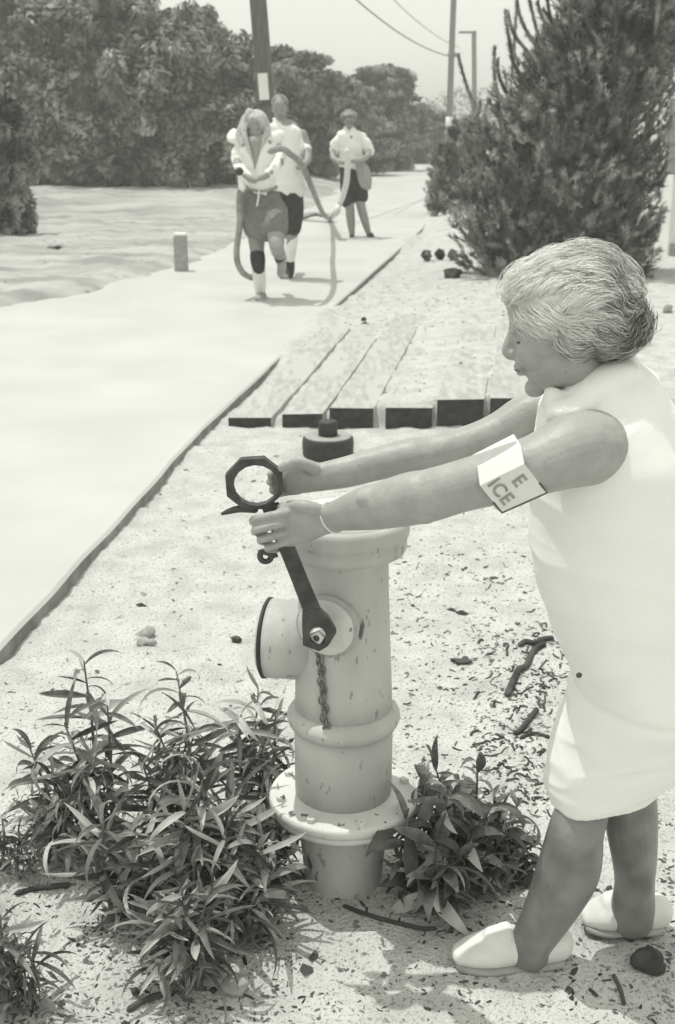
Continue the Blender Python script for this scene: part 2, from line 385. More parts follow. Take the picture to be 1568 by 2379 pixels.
# side outlet (left) with black gasket rim
ax = Vector((-1, .20, 0)).normalized(); oc = Vector((HX, HY, .532))
part('side_outlet', lathe([(.03, .075), (.085, .075), (.095, .078), (.12, .0775), (.135, .079), (.148, .079), (.150, .06)], oc, 48, ax), M_hyd, hyd)
part('gasket', lathe([(.149, .060), (.149, .0802), (.155, .0812), (.157, .078), (.1572, .06)], oc, 48, ax), M_rubber, hyd, label='black gasket rim')
part('outlet_cap', lathe([(.156, .074), (.162, .070), (.164, .05), (.165, .0)], oc, 48, ax), M_hyd, hyd)
bd = Vector((-.33, -.94, 0)).normalized(); bc = Vector((HX, HY, .607))
part('outlet_neck', lathe([(.05, .060), (.085, .058), (.092, .062), (.096, .062)], bc, 40, bd), M_hyd, hyd)
part('outlet_plate', lathe([(.093, .050), (.096, .0545), (.103, .0545), (.1065, .051), (.108, .030), (.112, .022), (.122, .0205)], bc, 40, bd), M_boss, hyd, label='pale scuffed round outlet plate')
part('nut', lathe([(.115, .0145), (.150, .0145), (.152, .012)], bc, 5, bd), M_boss, hyd, smooth=False)
part('nut_dimple', lathe([(.1515, .006), (.1528, .006), (.153, .004)], bc, 12, bd), M_rust, hyd)
# chain
pt = None
for k in range(17):
    t = k/16; px = 742 + 14*t + 3*math.sin(k*1.7); py = 1520 + 168*t
    x = P(px, py, 2.08).x; zz = P(px, py, 2.078).z
    rb = .0955 if zz < .5 else .091
    y = HY - math.sqrt(max(1e-6, (rb+.006)**2-(x-HX)**2))
    V, F_ = [], []
    A = Matrix.Rotation((k % 2)*math.pi/2 + .4*math.sin(k), 3, 'Z') @ Matrix.Rotation(.25*math.sin(k*2.1), 3, 'Y')
    n1, n2 = 12, 6
    for i in range(n1):
        th = 2*math.pi*i/n1; c = Vector((.0060*math.cos(th), 0, .0092*math.sin(th))); d = c.normalized()
        for j in range(n2):
            ph = 2*math.pi*j/n2; V.append(A @ (c + d*.0024*math.cos(ph) + Vector((0, .0024*math.sin(ph), 0))) + Vector((x, y, zz)))
    for i in range(n1):
        for j in range(n2): F_.append((i*n2+j, ((i+1) % n1)*n2+j, ((i+1) % n1)*n2+(j+1) % n2, i*n2+(j+1) % n2))
    part('chain_link', (V, F_), M_chain, hyd)

# ------------------------------------------------------------------ wrench
def wd(py): return 1.992 + (py-1121)/354*.036
wr = thing('hydrant_wrench', 'dark iron hydrant wrench with octagonal ring head, held in both hands', 'wrench', P(740, 1474, wd(1474)))
up_w = (P(587, 1121, wd(1121)) - P(740, 1474, wd(1474))).normalized()
nrm = up_w.cross(Vector((1, 0, 0))).normalized(); nrm = nrm if nrm.y < 0 else -nrm
def W(px, py, off=0): return P(px, py, wd(py)) + nrm*off
oc_out, oc_in = [], []
for k in range(8):
    for f in (0, .5):
        a0 = math.radians(22.5+45*k+4); a1 = math.radians(22.5+45*(k+1)+4)
        v0 = Vector((math.cos(a0), math.sin(a0))); v1 = Vector((math.cos(a1), math.sin(a1))); v = v0*(1-f)+v1*f
        oc_out.append(W(591+71*v.x, 1121-64*v.y)); vi = v.normalized() * (1.0 if f else 1.0)
        oc_in.append(W(595+52*vi.x, 1124-46.5*vi.y))
part('ring_head', ringprism(oc_out, oc_in, nrm*.015), M_rust, wr, smooth=False, bevel=.0018)
part('lug', loft([(W(592, 1184), .006), (W(556, 1182), .0065), (W(533, 1187), .0055), (W(517, 1193), .003)], 10, 3), M_rust, wr)
sh = [(606, 1172), (648, 1168), (662, 1215), (690, 1282), (718, 1352), (744, 1412), (763, 1432), (782, 1464), (760, 1496), (742, 1508), (705, 1494), (704, 1452), (700, 1405), (677, 1345), (655, 1290), (628, 1225)]
hole = W(738, 1474)
shv = [W(*p) for p in sh]
# handle as a flat bar that ends in a faceted head with a square hole
part('handle', prism([W(*p) for p in sh[:6]] + [W(734, 1436), W(716, 1443)] + [W(*p) for p in sh[12:]], None, nrm*.013), M_rust, wr, smooth=False, bevel=.002)
hd = [(782, 1464), (763, 1432), (744, 1414), (722, 1408), (702, 1418), (702, 1452), (704, 1494), (742, 1508), (762, 1496)]
ho = [W(*p) for p in hd]; hi_ = []
for p in hd:
    v = Vector((p[0]-738, p[1]-1472)).normalized(); hi_.append(W(738+21*v.x, 1473+21*v.y))
part('socket_head', ringprism(ho, hi_, nrm*.017), M_rust, wr, smooth=False, bevel=.0015)
hook = []
for k in range(12):
    a = math.radians(-30+k*24); hook.append(W(612+13*math.cos(a)+5, 1291+13*math.sin(a), .0))
part('hook', tube(hook + [W(640, 1290)], .0055, 8, 2), M_rust, wr)

# ------------------------------------------------------------------ main woman
woman = thing('person', 'white-haired woman in sleeveless white dress bending to turn the wrench on the hydrant', 'person', G(1300, 2230))
B = MB()
def L(rows, n=24, sub=5, **k):      # rows px,py,d,apx,b(m)
    rr = []
    for r in rows:
        s = mpp(r[0], r[1], r[2]); rr.append((P(r[0], r[1], r[2]), r[3]*s, r[4] if len(r) > 4 else r[3]*s))
    B.add(*loft(rr, n, sub, **k))
# near arm
L([(1400, 1035, 1.84, 88, .062), (1335, 1046, 1.785, 87, .060), (1250, 1078, 1.765, 72, .050), (1165, 1104, 1.765, 66, .044), (1075, 1128, 1.775, 61, .041), (1000, 1150, 1.79, 62, .041), (957, 1158, 1.80, 63, .041), (905, 1170, 1.83, 58, .038), (848, 1182, 1.875, 52, .032), (800, 1194, 1.92, 41, .026), (772, 1202, 1.95, 36, .020)], 28)
B.add(*ellipsoid(P(985, 1196, 1.775), (.022, .018, .014)))
B.add(*ellipsoid(P(905, 1158, 1.835), (.055, .028, .024)))
B.add(*ellipsoid(P(795, 1176, 1.915), (.010, .010, .010)))
# near palm, knuckles
L([(785, 1199, 1.94, 36, .020), (750, 1206, 1.955, 38, .019), (710, 1214, 1.958, 47, .018), (672, 1222, 1.958, 50, .016), (652, 1226, 1.957, 47, .013)], 24, cap=4)
for rows in ([(676, 1190, 1.955, 13), (648, 1194, 1.942, 13), (612, 1201, 1.950, 12.2), (590, 1207, 1.970, 11.5), (588, 1212, 1.993, 11), (606, 1216, 2.008, 10)],
             [(676, 1212, 1.953, 13.5), (648, 1217, 1.938, 13.2), (608, 1227, 1.948, 12.5), (592, 1232, 1.972, 11.8), (596, 1236, 1.996, 11), (616, 1238, 2.012, 10)],
             [(680, 1234, 1.955, 13), (652, 1240, 1.942, 12.8), (616, 1250, 1.955, 12), (604, 1254, 1.978, 11), (610, 1258, 2.000, 10.5), (628, 1260, 2.013, 9.5)],
             [(686, 1252, 1.958, 12), (660, 1260, 1.950, 11.5), (630, 1270, 1.962, 10.5), (621, 1274, 1.984, 10), (628, 1277, 2.002, 9.5), (644, 1278, 2.012, 8.5)]):
    L([(r[0], r[1], r[2], r[3]*.80, r[3]*.90*mpp(r[0], r[1], r[2])) for r in rows], 14, 4)
L([(752, 1190, 1.950, 17), (715, 1178, 1.945, 16), (684, 1174, 1.955, 13.5), (655, 1178, 1.972, 11.5)], 14, 4)
# far arm
L([(1400, 960, 2.06, 80, .055), (1300, 955, 2.08, 66, .050), (1225, 966, 2.08, 52, .042), (1165, 1000, 2.07, 46, .038), (1100, 1026, 2.06, 42, .035), (1010, 1050, 2.05, 40, .035), (950, 1060, 2.04, 41, .034), (880, 1076, 2.04, 39, .030), (810, 1095, 2.035, 37, .025), (755, 1106, 2.03, 34, .021), (735, 1110, 2.03, 33, .019)], 28)
L([(748, 1108, 2.03, 33, .018), (715, 1108, 2.027, 38, .018), (688, 1108, 2.022, 40, .016), (672, 1108, 2.018, 38, .013)], 24, cap=4)
for rows in ([(692, 1078, 2.020, 13), (668, 1080, 2.022, 12.5), (650, 1088, 2.026, 12), (634, 1096, 2.018, 11.2), (628, 1102, 2.006, 10)],
             [(692, 1100, 2.022, 13), (666, 1102, 2.028, 12.5), (646, 1108, 2.030, 12), (630, 1115, 2.020, 11.2), (626, 1120, 2.006, 10)],
             [(692, 1122, 2.022, 12.5), (668, 1124, 2.027, 12), (648, 1129, 2.028, 11.2), (634, 1135, 2.018, 10.5), (632, 1139, 2.006, 9.5)],
             [(694, 1140, 2.020, 11.5), (672, 1142, 2.022, 11), (656, 1146, 2.022, 10), (644, 1150, 2.013, 9.2), (642, 1153, 2.004, 8.5)]):
    L([(r[0], r[1], r[2], r[3]*.80, r[3]*.90*mpp(r[0], r[1], r[2])) for r in rows], 14, 4)
L([(728, 1090, 2.012, 16), (700, 1078, 1.992, 14), (674, 1076, 1.976, 12.5), (655, 1086, 1.972, 11)], 14, 4)
# trunk (inside the dress), neck
TR = [(1412, 905, 1.95, 70, .060), (1420, 970, 1.94, 125, .130), (1428, 1060, 1.94, 160, .155), (1440, 1200, 1.94, 185, .158), (1460, 1330, 1.94, 190, .155), (1498, 1480, 1.94, 168, .145), (1512, 1600, 1.94, 135, .140), (1475, 1700, 1.94, 110, .11)]
L(TR, 36, 4, flat=True)
L([(1400, 905, 1.94, 62, .055), (1365, 875, 1.935, 58, .056), (1330, 830, 1.93, 62, .056)], 24)
# legs
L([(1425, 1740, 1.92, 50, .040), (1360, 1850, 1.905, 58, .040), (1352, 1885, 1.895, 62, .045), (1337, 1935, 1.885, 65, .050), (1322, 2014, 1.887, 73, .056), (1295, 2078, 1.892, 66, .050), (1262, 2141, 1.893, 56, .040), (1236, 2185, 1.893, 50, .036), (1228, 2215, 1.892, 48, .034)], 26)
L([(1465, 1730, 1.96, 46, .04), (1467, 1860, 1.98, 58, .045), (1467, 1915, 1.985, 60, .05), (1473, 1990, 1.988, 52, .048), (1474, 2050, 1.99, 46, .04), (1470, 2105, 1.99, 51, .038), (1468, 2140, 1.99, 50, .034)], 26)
# feet inside the shoes
f1 = [G(1075, 2238), G(1130, 2240), G(1220, 2236), G(1290, 2228)]
def foot(toe, heel, zt=.02):
    d = heel - toe
    B.add(*loft([(toe+Vector((0, 0, .020)), .014, .026), (toe+d*.25+Vector((0, 0, .026)), .018, .034), (toe+d*.6+Vector((0, 0, .038)), .028, .032), (toe+d*.9+Vector((0, 0, .034)), .026, .026)], 18, 4))
T1, H1 = G(1072, 2236), G(1288, 2228); T2, H2 = G(1368, 2146), G(1520, 2152)
foot(T1, H1); foot(T2, H2)
# head, built in its own frame: x forward, y to her left(camera side), z up
HC = P(1322, 742, 1.93)
yaw, pit, roll = math.radians(14), math.radians(17), math.radians(0)
fx = Vector((-math.cos(yaw)*math.cos(pit), math.sin(yaw)*math.cos(pit), -math.sin(pit))).normalized()
fy = Vector((0, 0, 1)).cross(fx).normalized()          # her left
fz = fx.cross(fy).normalized()
HM = Matrix((fx, fy, fz)).transposed()
def hp(x, y, z): return HC + HM @ Vector((x, y, z))
def head_parts(add, hp, HM, k=1.0, older=True):
    def E(c, r, **kw): add(*ellipsoid(hp(*[v*k for v in c]), [v*k for v in r], HM, **kw))
    def LL(rows): add(*loft([(hp(r[0]*k, r[1]*k, r[2]*k), r[3]*k, (r[4] if len(r) > 4 else r[3])*k) for r in rows], 14, 3))
    E((-.008, 0, .028), (.094, .072, .086)); E((.030, 0, .000), (.066, .062, .080)); E((.030, 0, -.055), (.056, .054, .052))
    E((.040, 0, -.072), (.048, .042, .034)); E((.079, 0, -.094), (.018, .020, .016)); E((.084, 0, .010), (.012, .044, .010))
    E((.064, .034, -.034), (.027, .022, .028)); E((.064, -.034, -.034), (.027, .022, .028))
    LL([(.088, 0, .006, .009), (.096, 0, -.006, .010), (.104, 0, -.020, .0115), (.105, 0, -.0275, .0120), (.092, 0, -.031, .013)])
    E((.045, 0, .045), (.047, .056, .048))
    E((.093, .010, -.029), (.013, .009, .008)); E((.093, -.010, -.029), (.013, .009, .008)); E((.086, 0, -.040), (.014, .026, .020))
    E((.093, 0, -.052), (.012, .022, .0065)); E((.091, 0, -.063), (.012, .019, .0065))
    E((.0, .073, -.008), (.017, .008, .030)); E((.0, -.073, -.008), (.017, .008, .030))
head_parts(B.add, hp, HM)
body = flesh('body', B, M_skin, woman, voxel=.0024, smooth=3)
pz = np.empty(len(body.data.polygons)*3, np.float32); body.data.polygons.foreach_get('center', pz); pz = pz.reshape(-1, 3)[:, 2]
body.data.materials.append(M_legshade); body.data.polygons.foreach_set('material_index', (pz < .50).astype(np.int32))  # lower legs take the painted dress shadow
def hpart(name, c, r, m, extra=None):
    part(name, ellipsoid(hp(*c), r, HM, 16, 10), m, woman)
hpart('eye', (.077, .030, -.008), (.010, .011, .0075), M_eye); hpart('eye', (.077, -.030, -.008), (.010, .011, .0075), M_eye)
hpart('eyelid', (.0765, .030, -.0045), (.0125, .0135, .0080), M_skin); hpart('eyelid', (.0765, -.030, -.0045), (.0125, .0135, .0080), M_skin)
for sgn in (1, -1):
    part('eyebrow', loft([(hp(.0935, sgn*.014, .009), .0016), (hp(.0885, sgn*.030, .014), .0022), (hp(.074, sgn*.044, .009), .0012)], 8, 3), M_brow, woman)
part('mouth', loft([(hp(.0985, -.018, -.0575), .0015), (hp(.1035, 0, -.0572), .0016), (hp(.0960, .020, -.0595), .0012)], 8, 3), M_lips, woman)

# dress: loft with folds
def dress_mesh():
    rows = [(1420, 838, 1.96, 62, .075), (1412, 862, 1.955, 98, .105), (1408, 900, 1.95, 128, .135), (1412, 960, 1.945, 158, .160), (1420, 1040, 1.94, 182, .180), (1426, 1120, 1.94, 196, .182), (1440, 1230, 1.935, 206, .178),
            (1456, 1340, 1.93, 208, .176), (1486, 1460, 1.93, 203, .182), (1512, 1570, 1.93, 186, .19), (1492, 1650, 1.93, 182, .165), (1452, 1735, 1.93, 172, .140), (1420, 1785, 1.93, 148, .122), (1402, 1820, 1.93, 124, .112)]
    rr = [(P(r[0], r[1], r[2]), r[3]*mpp(r[0], r[1], r[2]), r[4]) for r in rows]
    for (x_, y_, h_, b_) in ((1404, 1818, 113, .100), (1410, 1785, 106, .092), (1418, 1750, 98, .085)): rr.append((P(x_, y_, 1.925), h_*mpp(x_, y_, 1.925), b_))
    n = 160; V, F_ = loft(rr, n, 22, cap=1, flat=True)
    V = np.array([tuple(v) for v in V]); N = len(V)//n
    C = V.reshape(N, n, 3).mean(1, keepdims=True); Q = V.reshape(N, n, 3)-C
    j = np.arange(N)/N; k = np.arange(n)/n*2*math.pi
    J, K_ = np.meshgrid(j, k, indexing='ij')
    f = 1 + .016*sst(.25, .8, J)*vnoise(K_*1.1+J*4, J*15+K_*.8, s=18) + .012*fbm(K_*2.2+J*3, J*9, 1.0, 3, 5) + .02*sst(.55, 1, J)*np.sin(K_*7+6*J)*.5 + .012*sst(.5, .95, J)*vnoise(K_*1.6-J*5, J*26, s=8) + .010*np.exp(-((J-.33)/.1)**2)*vnoise(K_*1.2+J*9, J*40, s=9)
    Q = Q*f[..., None]
    # waist seam nip and hem that rises towards the back leg
    V = (C+Q)
    V[..., 2] += .028*sst(.6, .85, J)*np.cos(K_) + .006*sst(.75, .85, J)*np.sin(K_*3)
    return V.reshape(-1, 3), F_
Vd, Fd = dress_mesh()
DB = MB(); DB.add([Vector(v) for v in Vd.tolist()], Fd)
DB.add(*loft([(P(1285, 948, 1.93), .016, .05), (P(1300, 950, 1.87), .018, .03), (P(1340, 948, 1.845), .020, .03), (P(1385, 908, 1.86), .026, .035), (P(1425, 872, 1.90), .026, .045), (P(1470, 868, 1.97), .02, .05)], 20, 6))
DB.add(*loft([(P(1330, 985, 1.90), .045, .04), (P(1390, 940, 1.88), .05, .05), (P(1450, 925, 1.92), .05, .07)], 20, 5))
def ddisp(me):
    A = verts_of(me); N = norms_of(me); x, y, z = A[:, 0], A[:, 1], A[:, 2]
    def fold(ang, fu, fv, sd): 
        u = x*math.cos(ang)+z*math.sin(ang); v = -x*math.sin(ang)+z*math.cos(ang)
        return 1-2*np.abs(vnoise(u*fu+.6*vnoise(x*5, z*5, y*5, s=sd+3), v*fv, y*3, s=sd))**.7
    lo = sst(.62, .50, z) if False else 1-sst(.50, .64, z); hi = sst(.60, .75, z)*(1-sst(.92, 1.0, z))
    d = .0034*lo*fold(.35, 3.0, 20, 41) + .0020*lo*fold(.5, 6, 42, 42) + .0042*hi*fold(-.15, 2.4, 12, 43) + .003*sst(.9, 1.0, z)*fold(.6, 5, 14, 45) + .0004*fold(.1, 6, 50, 44)
    w = np.exp(-((z-.565+.02*(x-.4))/.010)**2)*.005
    setv(me, A + N*(d-w)[:, None])
dress = flesh('dress', DB, M_dress, woman, voxel=.0042, smooth=4, disp=ddisp)
part('button', ellipsoid(P(1345, 1568, 1.79), (.005, .003, .005)), M_rust, woman, label='small dark button')
# shoes
def shoe(toe, heel, name='shoe'):
    d = heel - toe; z = Vector((0, 0, 1)); sb = MB()
    sb.add(*loft([(toe+z*.020+d*-.02, .016, .030), (toe+d*.12+z*.025, .024, .040), (toe+d*.30+z*.030, .031, .044), (toe+d*.46+z*.036, .037, .041), (toe+d*.62+z*.034, .036, .037), (toe+d*.82+z*.036, .038, .036), (toe+d*1.02+z*.036, .036, .031)], 24, 4))
    sb.add(*loft([(toe+d*.36+z*.045, .030, .034), (toe+d*.48+z*.066, .012, .030)], 20, 4))
    o = flesh(name, sb, M_shoe, woman, voxel=.003, smooth=14)
    A = verts_of(o.data); A[:, 2] = np.maximum(A[:, 2], .010); setv(o.data, A)
    s = part('sole', loft([(toe+d*-.04+z*.007, .008, .032), (toe+d*.12+z*.007, .008, .043), (toe+d*.32+z*.007, .008, .047), (toe+d*.6+z*.007, .008, .039), (toe+d*.85+z*.007, .008, .038), (toe+d*1.05+z*.007, .008, .032)], 24, 4, sq=.6), M_sole, o)
    s.matrix_basis = Matrix.Identity(4)
    return o
shoe(T1, H1); shoe(T2, H2)
# bracelet
br = MB(); c = P(772, 1202, 1.95); pts = []
tn = (P(800, 1194, 1.92)-P(760, 1204, 1.953)).normalized(); u = tn.cross(Vector((0, 1, 0))).normalized(); v = u.cross(tn)
for k in range(25):
    a = 2*math.pi*k/24; pts.append(c + u*.0285*math.cos(a) + v*.0225*math.sin(a))
brc = part('bracelet', tube(pts, .0016, 6, 1), M_white, None); props(brc, 'thin pale bracelet on the near wrist of the woman with the wrench', 'bracelet')

# armband: a folded strip of stiff cloth round the near upper arm
cuff = thing('armband', 'white cloth armband with printed capital letters on the upper arm of the bending woman', 'armband', P(1180, 1105, 1.72))
A1, A2 = P(1098, 1059, 1.80), P(1194, 1010, 1.80)
B1, B2 = P(1115, 1128, 1.712), P(1218, 1077, 1.712)
C1, C2 = P(1166, 1190, 1.722), P(1270, 1144, 1.722)
D1, D2 = P(1150, 1180, 1.83), P(1250, 1132, 1.83)
E1, E2 = P(1110, 1085, 1.85), P(1206, 1036, 1.85)
loop1 = [A1, (A1*.45+B1*.55)+Vector((0, -.014, .010)), B1, C1, D1, E1]; loop2 = [A2, (A2*.45+B2*.55)+Vector((0, -.014, .010)), B2, C2, D2, E2]
V = []; F_ = []; nu = 10
lp = []
for i in range(len(loop1)):
    a, b = loop1[i], loop1[(i+1) % len(loop1)]; a2, b2 = loop2[i], loop2[(i+1) % len(loop2)]
    for k in range(4): t = k/4; lp.append((a.lerp(b, t), a2.lerp(b2, t)))
for (p, q) in lp:
    for k in range(nu+1): V.append(p.lerp(q, k/nu))
n = len(lp)
for i in range(n):
    for k in range(nu): F_.append((i*(nu+1)+k, i*(nu+1)+k+1, ((i+1) % n)*(nu+1)+k+1, ((i+1) % n)*(nu+1)+k))
band = part('band', (V, F_), M_cuff, cuff, smooth=False); so_ = band.modifiers.new('t', 'SOLIDIFY'); so_.thickness = .003; so_.offset = 0
part('edge_shadow', tube([B1.lerp(C1, .6), C1, C1.lerp(C2, .5), C2, C2.lerp(B2, .35)], .0022, 8, 1), M_edge, cuff)  # dark tube painting the shadow line under the band
bn = (C1-B1).cross(B2-B1).normalized(); bn = bn if bn.y < 0 else -bn
def lettering(txt, pos_along, pos_up, size, m):
    cu = bpy.data.curves.new('letters', 'FONT'); cu.body = txt; cu.size = size; cu.extrude = .0004; cu.offset = .0006; cu.space_character = 1.12
    o = bpy.data.objects.new('lettering', cu); COL.objects.link(o)
    e1 = (C1-B1).normalized(); e2 = (B2-B1); e2 = (e2-e1*e2.dot(e1)).normalized(); e3 = e1.cross(e2)
    if e3.dot(bn) < 0: e3 = -e3
    M = Matrix((e1, e2, e3)).transposed().to_4x4(); M.translation = B1 + (C1-B1)*pos_along + (B2-B1)*pos_up + bn*.0023
    dg = bpy.context.evaluated_depsgraph_get(); me = bpy.data.meshes.new_from_object(o.evaluated_get(dg)); bpy.data.objects.remove(o)
    me.transform(M); me.materials.clear(); me.materials.append(m)
    ob = bpy.data.objects.new('lettering', me); COL.objects.link(ob); ob.parent = cuff; ob.matrix_basis = cuff.matrix_basis.inverted(); return ob
lettering('ICE', .04, .13, .029, M_ink); lettering('E', .26, .57, .029, M_ink)

# hair
hc0 = hp(-.012, 0, .036)
HBm = MB()
def hE(c, r): HBm.add(*ellipsoid(hp(*c), r, HM, 36, 24))
hE((-.016, 0, .030), (.100, .088, .082)); hE((.042, 0, .066), (.052, .064, .036)); hE((-.062, 0, -.022), (.052, .078, .056)); hE((-.014, 0, -.004), (.052, .084, .064))
hE((-.088, 0, -.034), (.030, .062, .032))
def hdisp(me):
    A = verts_of(me); N = norms_of(me); Q = A*1.0
    d = .0062*fbm(Q[:, 0]*1.0, Q[:, 1]*.7, 34, 3, 71, z=Q[:, 2]) + -0.0 + .0025*fbm(Q[:, 0], Q[:, 1], 80, 2, 75, z=Q[:, 2])
    setv(me, A + N*d[:, None])
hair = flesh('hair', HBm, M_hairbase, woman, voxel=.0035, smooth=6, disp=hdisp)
hpc = np.empty(len(hair.data.polygons)*3, np.float32); hair.data.polygons.foreach_get('center', hpc); hpc = (hpc.reshape(-1, 3)-np.array(HC)) @ np.array(HM)
hdk = sst(-.02, -.10, hpc[:, 0])*.55 + (1-sst(-.06, .02, hpc[:, 2]))*.75 + .25*vnoise(hpc[:, 0]*28, hpc[:, 2]*28, hpc[:, 1]*20, s=91) + .12*vnoise(hpc[:, 0]*150, hpc[:, 2]*150, hpc[:, 1]*150, s=95)  # lit crown and shaded back painted into tone; noise is natural streaking
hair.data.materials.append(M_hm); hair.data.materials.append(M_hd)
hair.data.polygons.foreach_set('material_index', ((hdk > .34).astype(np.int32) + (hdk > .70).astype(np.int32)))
# locks combed back from the forehead
from mathutils.bvhtree import BVHTree
bvh = BVHTree.FromPolygons([v.co for v in hair.data.vertices], [tuple(p.vertices) for p in hair.data.polygons])
Vs = [[], [], []]; Fs = [[], [], []]
def strand(pts, w, which):
    V, F_ = Vs[which], Fs[which]; b = len(V); m = len(pts)
    for i, p in enumerate(pts):
        t = (pts[min(i+1, m-1)]-pts[max(i-1, 0)]); t = t.normalized() if t.length > 1e-8 else Vector((1, 0, 0))
        nn = (p-hc0).normalized(); s = t.cross(nn).normalized(); ww = w*math.sin(math.pi*(.12+.83*i/(m-1)))
        V += [tuple(p-s*ww), tuple(p+nn*ww*.8), tuple(p+s*ww)]
    for i in range(m-1):
        for k in range(2): F_.append((b+i*3+k, b+i*3+k+1, b+(i+1)*3+k+1, b+(i+1)*3+k))
        F_.append((b+i*3+2, b+i*3, b+(i+1)*3, b+(i+1)*3+2))
HMi = HM.transposed()
for s in range(17000):
    u = rng.normal(size=3); u /= np.linalg.norm(u)
    u = Vector(u)
    if u.y < -.35: u.y = -u.y          # mostly the camera side
    st = hc0 + HM @ Vector((u.x*.16, u.y*.14, u.z*.14))
    pg = hair.data.polygons[int(rng.integers(len(hair.data.polygons)))]; loc, nr = pg.center.copy(), pg.normal.copy()
    if (HMi @ (loc-HC)).y < -.04: continue
    l = HMi @ (loc-HC)
    p = loc; pts = []; ph = rng.uniform(0, 6.28); wav = rng.uniform(.25, .9); nst = rng.integers(7, 15); step = .0050
    lift = rng.uniform(.0001, .0026) + (rng.uniform(.003, .009) if rng.random() < .09 else 0)
    kcell = float(vnoise(np.array([l.x*28]), np.array([l.z*28]), np.array([l.y*20]), s=91)[0])
    for i in range(nst):
        l = HMi @ (p-HC)
        # flow: back over the crown, down and forward at the sides, swirl
        fl = Vector((-1.0, 0, .25 - 9*max(0, -(l.x+.01))*.9)) if l.z > .02 else Vector((-.8, 0, -.55))
        if l.x > .0 and l.z < .05: fl = Vector((-.45, 0, -.75))
        if l.x < -.085: fl = Vector((-.5, 0, -.7 if l.z > -.01 else .35))
        cc = math.sin(ph + i*wav + kcell*5)
        fl = (HM @ fl).normalized(); nn = nr; side = fl.cross(nn).normalized()
        dirv = (fl + side*cc*.22 + side*kcell*.7).normalized()
        q = p + dirv*step; loc2, nr2, _, _ = bvh.find_nearest(q)
        if loc2 is None: break
        nr = nr2; p = loc2; e = lift*(.35 + .65*math.sin(math.pi*i/(nst-1)))
        pts.append(p + nr*(e+.0012))
    if len(pts) < 5: continue
    l = HMi @ (pts[0]-HC)
    dark = sst(-.02, -.10, np.array(l.x))*.55 + sst(.02, -.06, np.array(l.z))*.75 + .35*kcell + rng.normal()*.26  # strands follow the same painted shade, with random streaks of their own
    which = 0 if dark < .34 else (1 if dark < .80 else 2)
    strand(pts, rng.uniform(.0004, .0008), which)
for k in range(300):     # upturned curl at the nape and a few flyaways
    y = rng.uniform(-.05, .06); b0 = hp(-.100+rng.normal()*.006, y, -.034+rng.normal()*.012)
    dz = rng.uniform(.55, 1.0)
    pts = [b0 + HM @ Vector((-.020*math.sin(2.0*t)*dz, .004*math.sin(k), -.004*t + .024*dz*t*t)) for t in np.linspace(0, 1, 8)]
    strand(pts, .0010, 2 if rng.random() < .35 else 1)
for k in range(40):
    y = rng.uniform(-.03, .05); b0 = hp(.01+rng.normal()*.022, y, .100)
    pts = [b0 + HM @ Vector((.010*t*math.cos(k), .006*t, .018*t*rng.uniform(.4, 1) - .016*t*t)) for t in np.linspace(0, 1, 7)]
    strand(pts, .0010, 0)
for w_, nm, mm in ((0, 'lit_locks', M_hl), (1, 'half_lit_locks', M_hm), (2, 'shaded_locks', M_hd)):
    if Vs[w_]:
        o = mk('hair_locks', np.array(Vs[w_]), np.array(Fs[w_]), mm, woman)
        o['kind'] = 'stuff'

# ------------------------------------------------------------------ background people
def crease(me):
    A = verts_of(me); N = norms_of(me); d = .016*(1-2*np.abs(vnoise(A[:, 0]*7+A[:, 2]*5, A[:, 2]*9, A[:, 1]*5, s=31))**.7) + .008*vnoise(A[:, 0]*16, A[:, 2]*20, A[:, 1]*9, s=32)
    setv(me, A+N*d[:, None])
def person(label, base, spec, group=None):
    t = thing('person', label, 'person', base)
    for (name, pieces, m, vox, sm) in spec:
        mb = MB()
        for pc in pieces: mb.add(*pc)
        flesh(name, mb, m, t, voxel=vox, smooth=sm, disp=None if name not in ('blouse', 'shirt') else crease)
    return t
def LP(rows, n=16, sub=4, **k):
    rr = []
    for r in rows:
        s = mpp(r[0], r[1], r[2]); rr.append((P(r[0], r[1], r[2]), r[3]*s, r[4] if len(r) > 4 else r[3]*s))
    return loft(rr, n, sub, **k)
def headset(px, py, d, yawdeg, k=1.0, pit=8):
    c = P(px, py, d); ya = math.radians(yawdeg); pi_ = math.radians(pit)
    X = Vector((math.sin(ya)*math.cos(pi_), -math.cos(ya)*math.cos(pi_), -math.sin(pi_))).normalized(); Y = Vector((0, 0, 1)).cross(X).normalized(); Z = X.cross(Y)
    M = Matrix((X, Y, Z)).transposed(); hpf = lambda x, y, z: c + M @ Vector((x, y, z)); out = []
    head_parts(lambda V, F: out.append((V, F)), hpf, M, k)
    return out, hpf, M
def eyes_for(t, hpf, M, glasses=False, k=1.0):
    for s in (1, -1):
        part('eye', ellipsoid(hpf(.083*k, s*.030*k, -.006*k), (.006, .011, .006), M, 12, 8), M_eye, t)
        if glasses:
            pts = [hpf(.102*k, s*.032*k+.024*math.cos(a), .004*k+.019*math.sin(a)) for a in np.linspace(0, 2*math.pi, 14)]
            part('glasses_rim', tube(pts, .0025, 6, 1), M_eye, t)
    part('mouth', loft([(hpf(.100*k, -.022*k, -.056*k), .003), (hpf(.106*k, 0, -.060*k), .005), (hpf(.100*k, .022*k, -.056*k), .003)], 8, 3), M_lips, t)
